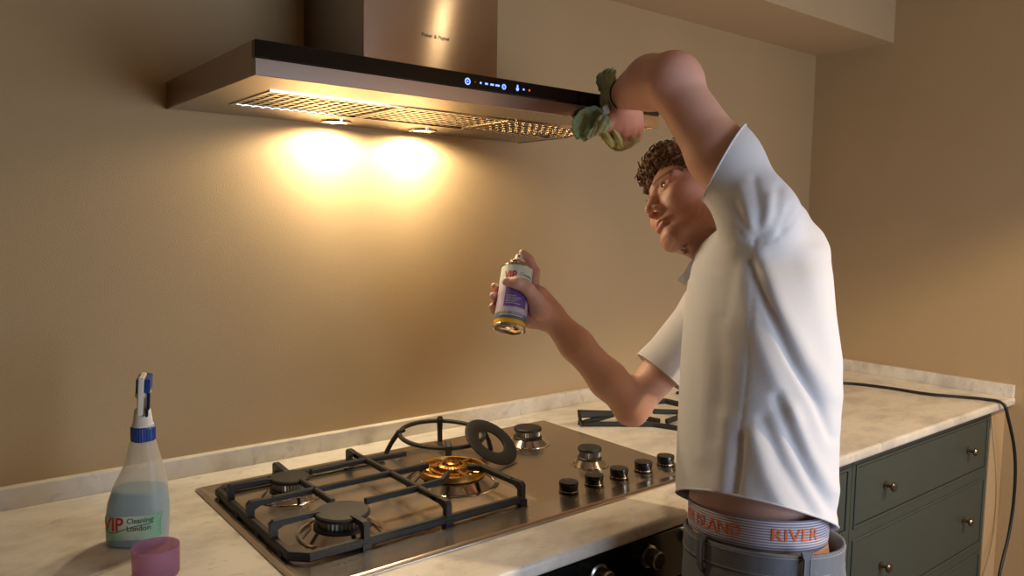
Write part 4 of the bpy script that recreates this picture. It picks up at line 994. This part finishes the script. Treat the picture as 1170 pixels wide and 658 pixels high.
uw = build('underwear_waistband', bm, 'band', man, True)
arc = [0.0]; angs = np.linspace(math.radians(100), math.radians(-100), 400)     # arc length from his front round to his back
pp = [ringpt(0, a, wra, wrb, wc) for a in angs]
for a, b in zip(pp, pp[1:]): arc.append(arc[-1] + float(np.linalg.norm(b - a)))
arc = np.array(arc)
def wmap(s0, z0):
    def f(x, y):
        a = float(np.interp(s0 + x, arc, angs)); return ringpt(wz0 + z0 + y, a, wra + .0020, wrb + .0020, wc)
    return f
def s_at(px):   # arc position that shows at this pixel column
    P_ = pix(np.array([ringpt(wz0 + .02, a, wra, wrb, wc) for a in angs])); return float(np.interp(px, P_[:, 0], arc))
tb = text_mesh('ISLAND', .027, bold=.012); tw = max(v.co.x for v in tb.verts); tb.free()
xs_ = (s_at(847) - s_at(797)) / tw
lettering('lettering', 'ISLAND', .027, wmap(s_at(797), .0055), 'orange', uw, maxedge=.004, xscale=xs_, bold=.012)
lettering('lettering', 'RIVER', .027, wmap(s_at(880), .0055), 'orange', uw, maxedge=.004, xscale=xs_, bold=.012)
lettering('lettering', 'RIVER', .027, wmap(s_at(797) - .076 * xs_, .0055), 'orange', uw, maxedge=.004, xscale=xs_, bold=.012)

# --- jeans
J = Field((.28, -1.34, .02), (.86, -.66, 1.02), .0055)
jc = at(869, 610, 1.25); jra, jrb = (957 - 782) / 2 * 1.25 / FPX * .93, .154; JZ = jc[2] + .007
def cshift(k): return jc[0] + Fd[0] * k, jc[1] + Fd[1] * k
rowsJ = [(JZ + .03, *cshift(0), jra, jrb), (JZ - .03, *cshift(0), jra + .001, jrb + .002), (JZ - .08, *cshift(-.003), jra + .006, jrb + .008), (JZ - .14, *cshift(-.004), jra + .006, jrb + .010), (JZ - .22, *cshift(-.002), jra - .008, jrb + .004)]
J.column(rowsJ, Fd, Sd, tilt=jt, k=.02, p=2.15)
for sg in (1, -1):
    hip = np.array([jc[0], jc[1], JZ - .20]) + Sd * .080 * sg; kn_ = np.array([jc[0], jc[1], .50]) + Sd * .092 * sg + Fd * .02; an = np.array([jc[0], jc[1], .05]) + Sd * .10 * sg
    J.chain([hip, kn_, an], [.090, .068, .062], .03)
V, Q = J.mesh(); V = relax(V, Q, 2, .5); N = normals(V, Q); p2 = pix(V); facing = np.clip(-(N @ FW) * 3, 0, 1); disp = np.zeros(len(V))
fold([(800, 640), (830, 650), (850, 652)], 3, -.003); fold([(905, 640), (930, 655)], 5, .003)
V = V + N * disp[:, None]
bm = to_bm(V, Q); tp = ringpt(JZ, 0, 0, 0, jc); trim(bm, tp, np.array([-jt[1] * Sd[0], -jt[1] * Sd[1], 1.0])); trim(bm, (0, 0, .07), (0, 0, -1))
jeans = build('jeans', bm, 'denim', man, True, recalc=False); sm = jeans.modifiers.new('thickness', 'SOLIDIFY'); sm.thickness = .003; sm.offset = -1
JW = .036
def jring(z, i, n, rr): return ringpt(z, 2 * math.pi * i / n, jra + rr, jrb + rr, jc)
bm = bmesh.new(); rows = []
for rr, zz_ in ((-.001, -.002), (.0028, -.001), (.0034, .003), (.0034, JW - .004), (.0028, JW), (-.0008, JW), (-.001, JW - .004)):
    rows.append([bm.verts.new(jring(JZ - JW + zz_, i, 96, rr + .0008)) for i in range(96)])
for A, B2 in zip(rows, rows[1:]):
    for i in range(96): bm.faces.new((A[i], A[(i + 1) % 96], B2[(i + 1) % 96], B2[i]))
wbnd = build('waistband', bm, 'denim', jeans, True)
bm = bmesh.new()
for zz_ in (.004, JW - .005): tube(bm, [jring(JZ - JW + zz_, i, 96, .0046) for i in range(96)], .0005, 4, closed=True)
build('stitching', bm, 'stitch', wbnd)
for px_ in (806, 918, 990, 1060):
    if px_ < 960:
        P_ = pix(np.array([ringpt(JZ - .02, a, jra, jrb, jc) for a in angs])); a0 = float(np.interp(px_, P_[:, 0], angs))
    else: a0 = math.radians(150 if px_ == 990 else 210)
    bm = bmesh.new(); P_ = [ringpt(JZ + dz, a0, jra + off, jrb + off, jc) for dz, off in ((.004, .003), (.006, .0085), (-.004, .0105), (-.036, .0105), (-.046, .0085), (-.047, .004))]
    out = ringpt(0, a0, 1, 1, (0, 0)); tube(bm, P_, 0, sq=(.0115, .003), up=(out[0], out[1], 0)); lp = build('belt_loop', bm, 'denim', jeans)
    bm = bmesh.new(); sdv = np.cross(out * np.array([1, 1, 0]), (0, 0, 1)); sdv /= np.linalg.norm(sdv)
    for kk in (-.0045, .0045): tube(bm, [ringpt(JZ + dz, a0, jra + .0124, jrb + .0124, jc) + sdv * kk for dz in (-.003, -.037)], .0005, 4)
    build('stitching', bm, 'stitch', lp)
# front pocket opening and side seam, as raised double seams on the cloth
def jmap(px, dz, off=.010):
    P_ = pix(np.array([ringpt(JZ - .05, a, jra, jrb, jc) for a in angs])); a0 = float(np.interp(px, P_[:, 0], angs)); return ringpt(JZ + dz, a0, jra + off, jrb + off, jc)
bm = bmesh.new(); tube(bm, spline([jmap(800, -.038, .006), jmap(808, -.055, .008), jmap(825, -.066, .0125), jmap(850, -.066, .0145), jmap(858, -.050, .0125), jmap(860, -.038, .009)], 6), .0016, 6); build('pocket_seam', bm, 'denim', jeans, True)
bm = bmesh.new(); tube(bm, spline([jmap(885, -.038, .008), jmap(886, -.06, .012), jmap(888, -.10, .015), jmap(888, -.15, .017)], 6), .0014, 6); build('side_seam', bm, 'denim', jeans, True)
bm = bmesh.new(); tube(bm, spline([jmap(948, -.038, .006), jmap(954, -.06, .008), jmap(956, -.10, .012)], 6), .0014, 6); build('pocket_seam', bm, 'denim', jeans, True)
# --- shoes
for sg in (1, -1):
    an = np.array([jc[0], jc[1], 0]) + Sd * .10 * sg
    Sh = Field(an - .24, an + .30, .006)
    Sh.cap(an + Fd * -.03 + np.array([0, 0, .045]), an + Fd * .15 + np.array([0, 0, .036]), .042, .038, .02); Sh.cap(an + np.array([0, 0, .05]), an + np.array([0, 0, .10]), .045, .043, .02)
    Sh.op(lambda x, y, z: z - .004 + 0 * x + 0 * y, an - .25, an + .3, .001, 'cut'); V, Q = Sh.mesh(); bm = to_bm(V, Q); build('shoe', bm, 'gap', man, True, recalc=False)
# --- black band on the left wrist
dw = (wL - eL) / np.linalg.norm(wL - eL); bc = wL - dw * .006; u1 = np.cross(dw, (0, 0, 1)); u1 /= np.linalg.norm(u1); u2 = np.cross(dw, u1)
bm = bmesh.new(); tube(bm, [bc + (u1 * math.cos(a) + u2 * math.sin(a)) * .0320 for a in np.linspace(0, 2 * math.pi, 41)[:-1]], .0016, 6, closed=True); build('wrist_band', bm, 'rubber', man, True)

# ------------------------------------------------------------------ microfibre cloth in the left hand
cl = empty('microfibre_cloth', at(700, 150, 1.6), 'crumpled green and yellow microfibre cloth gripped in the raised left hand', 'cloth')
def sheet(name, rows, m, thick=.0028, n=7, ripple=.0024):
    """loft a cloth fold through rows of points"""
    R = [spline(r, n) for r in rows]; R = list(zip(*[spline(list(c_), n) for c_ in zip(*R)]))
    Gd = np.array(R); a, b = Gd.shape[:2]
    ii, jj = np.meshgrid(np.arange(a), np.arange(b), indexing='ij')
    cr_ = np.sin(ii * .55 + jj * .3) * np.sin(jj * .47 + 1) + .6 * np.sin(ii * 1.1 - jj * .7 + 2) + .4 * np.sin(jj * 1.3 + ii * .4)
    Gd = Gd + cr_[..., None] * ripple * FW + (np.sin(ii * .8 + 1.3 * jj))[..., None] * ripple * .5 * UP
    bm = bmesh.new(); vs = [[bm.verts.new(Gd[i, j]) for j in range(b)] for i in range(a)]
    for i in range(a - 1):
        for j in range(b - 1): bm.faces.new((vs[i][j], vs[i + 1][j], vs[i + 1][j + 1], vs[i][j + 1]))
    o = build(name, bm, m, cl, True); o.modifiers.new('thickness', 'SOLIDIFY').thickness = thick
    return o
def q(px, py, zc): return at(px, py, min(zc, 1.534 + .00148 * (px - 660)) if py < 160 else zc)      # stays in front of the hood's face
def q2(px, py, zc): return q(px, py, zc - .035)
sheet('flap', [[q2(690, 124, 1.59), q2(676, 122, 1.585), q2(664, 126, 1.58), q2(655, 134, 1.58)], [q2(691, 134, 1.575), q2(680, 132, 1.60), q2(668, 134, 1.61), q2(654, 142, 1.585)],
               [q2(690, 144, 1.57), q2(682, 146, 1.595), q2(670, 149, 1.60), q2(655, 152, 1.585)], [q2(688, 152, 1.575), q2(679, 154, 1.575), q2(670, 160, 1.575), q2(660, 158, 1.58)]], 'clothd')
sheet('flap', [[q2(692, 130, 1.572), q2(684, 134, 1.565), q2(676, 146, 1.562), q2(668, 158, 1.568)], [q2(696, 138, 1.565), q2(688, 142, 1.555), q2(680, 150, 1.56), q2(672, 158, 1.572)], [q2(698, 146, 1.565), q2(690, 150, 1.56), q2(683, 153, 1.565), q2(676, 156, 1.575)]], 'clothg')
sheet('flap', [[q(703, 79, 1.545), q(697, 84, 1.550), q(691, 86, 1.56), q(684, 96, 1.57)], [q(704, 88, 1.53), q(698, 94, 1.54), q(692, 100, 1.55), q(686, 106, 1.57)],
               [q(704, 100, 1.54), q(699, 108, 1.545), q(691, 114, 1.555), q(685, 118, 1.57)], [q(708, 118, 1.56), q(700, 124, 1.56), q(694, 128, 1.565), q(688, 132, 1.58)]], 'clothg')
sheet('flap', [[q(702, 77, 1.56), q(694, 79, 1.565), q(687, 83, 1.575)], [q(699, 88, 1.565), q(690, 92, 1.57), q(681, 92, 1.575)], [q(696, 100, 1.57), q(690, 104, 1.575), q(684, 104, 1.585)]], 'clothd')
sheet('wrap', [[q(684, 142, 1.580), q(681, 148, 1.57), q(683, 154, 1.575)], [q(692, 152, 1.590), q(690, 160, 1.562), q(688, 160, 1.575)], [q(700, 160, 1.600), q(700, 171, 1.570), q(696, 167, 1.60)], [q(712, 160, 1.612), q(712, 172, 1.585), q(706, 168, 1.62)],
               [q(724, 156, 1.615), q(726, 165, 1.600), q(718, 163, 1.63)], [q(733, 146, 1.618), q(737, 150, 1.612), q(728, 156, 1.64)]], 'clothy', ripple=.001)
sheet('fold', [[q(697, 148, 1.568), q(702, 158, 1.562), q(704, 170, 1.575)], [q(700, 146, 1.562), q(707, 158, 1.556), q(709, 170, 1.572)], [q(705, 147, 1.570), q(711, 158, 1.568), q(713, 169, 1.580)]], 'clothy', ripple=.001)
sheet('fold', [[q(686, 150, 1.570), q(690, 158, 1.560), q(695, 166, 1.568)], [q(690, 149, 1.562), q(696, 159, 1.552), q(700, 168, 1.562)], [q(694, 150, 1.566), q(701, 160, 1.564), q(704, 168, 1.575)]], 'clothy', ripple=.001)
sheet('care_tag', [[q(689, 121, 1.552), q(694, 119, 1.550)], [q(688, 128, 1.556), q(697, 129, 1.552)], [q(690, 134, 1.562), q(694, 135, 1.558)]], 'clothtag', .0010, ripple=0)
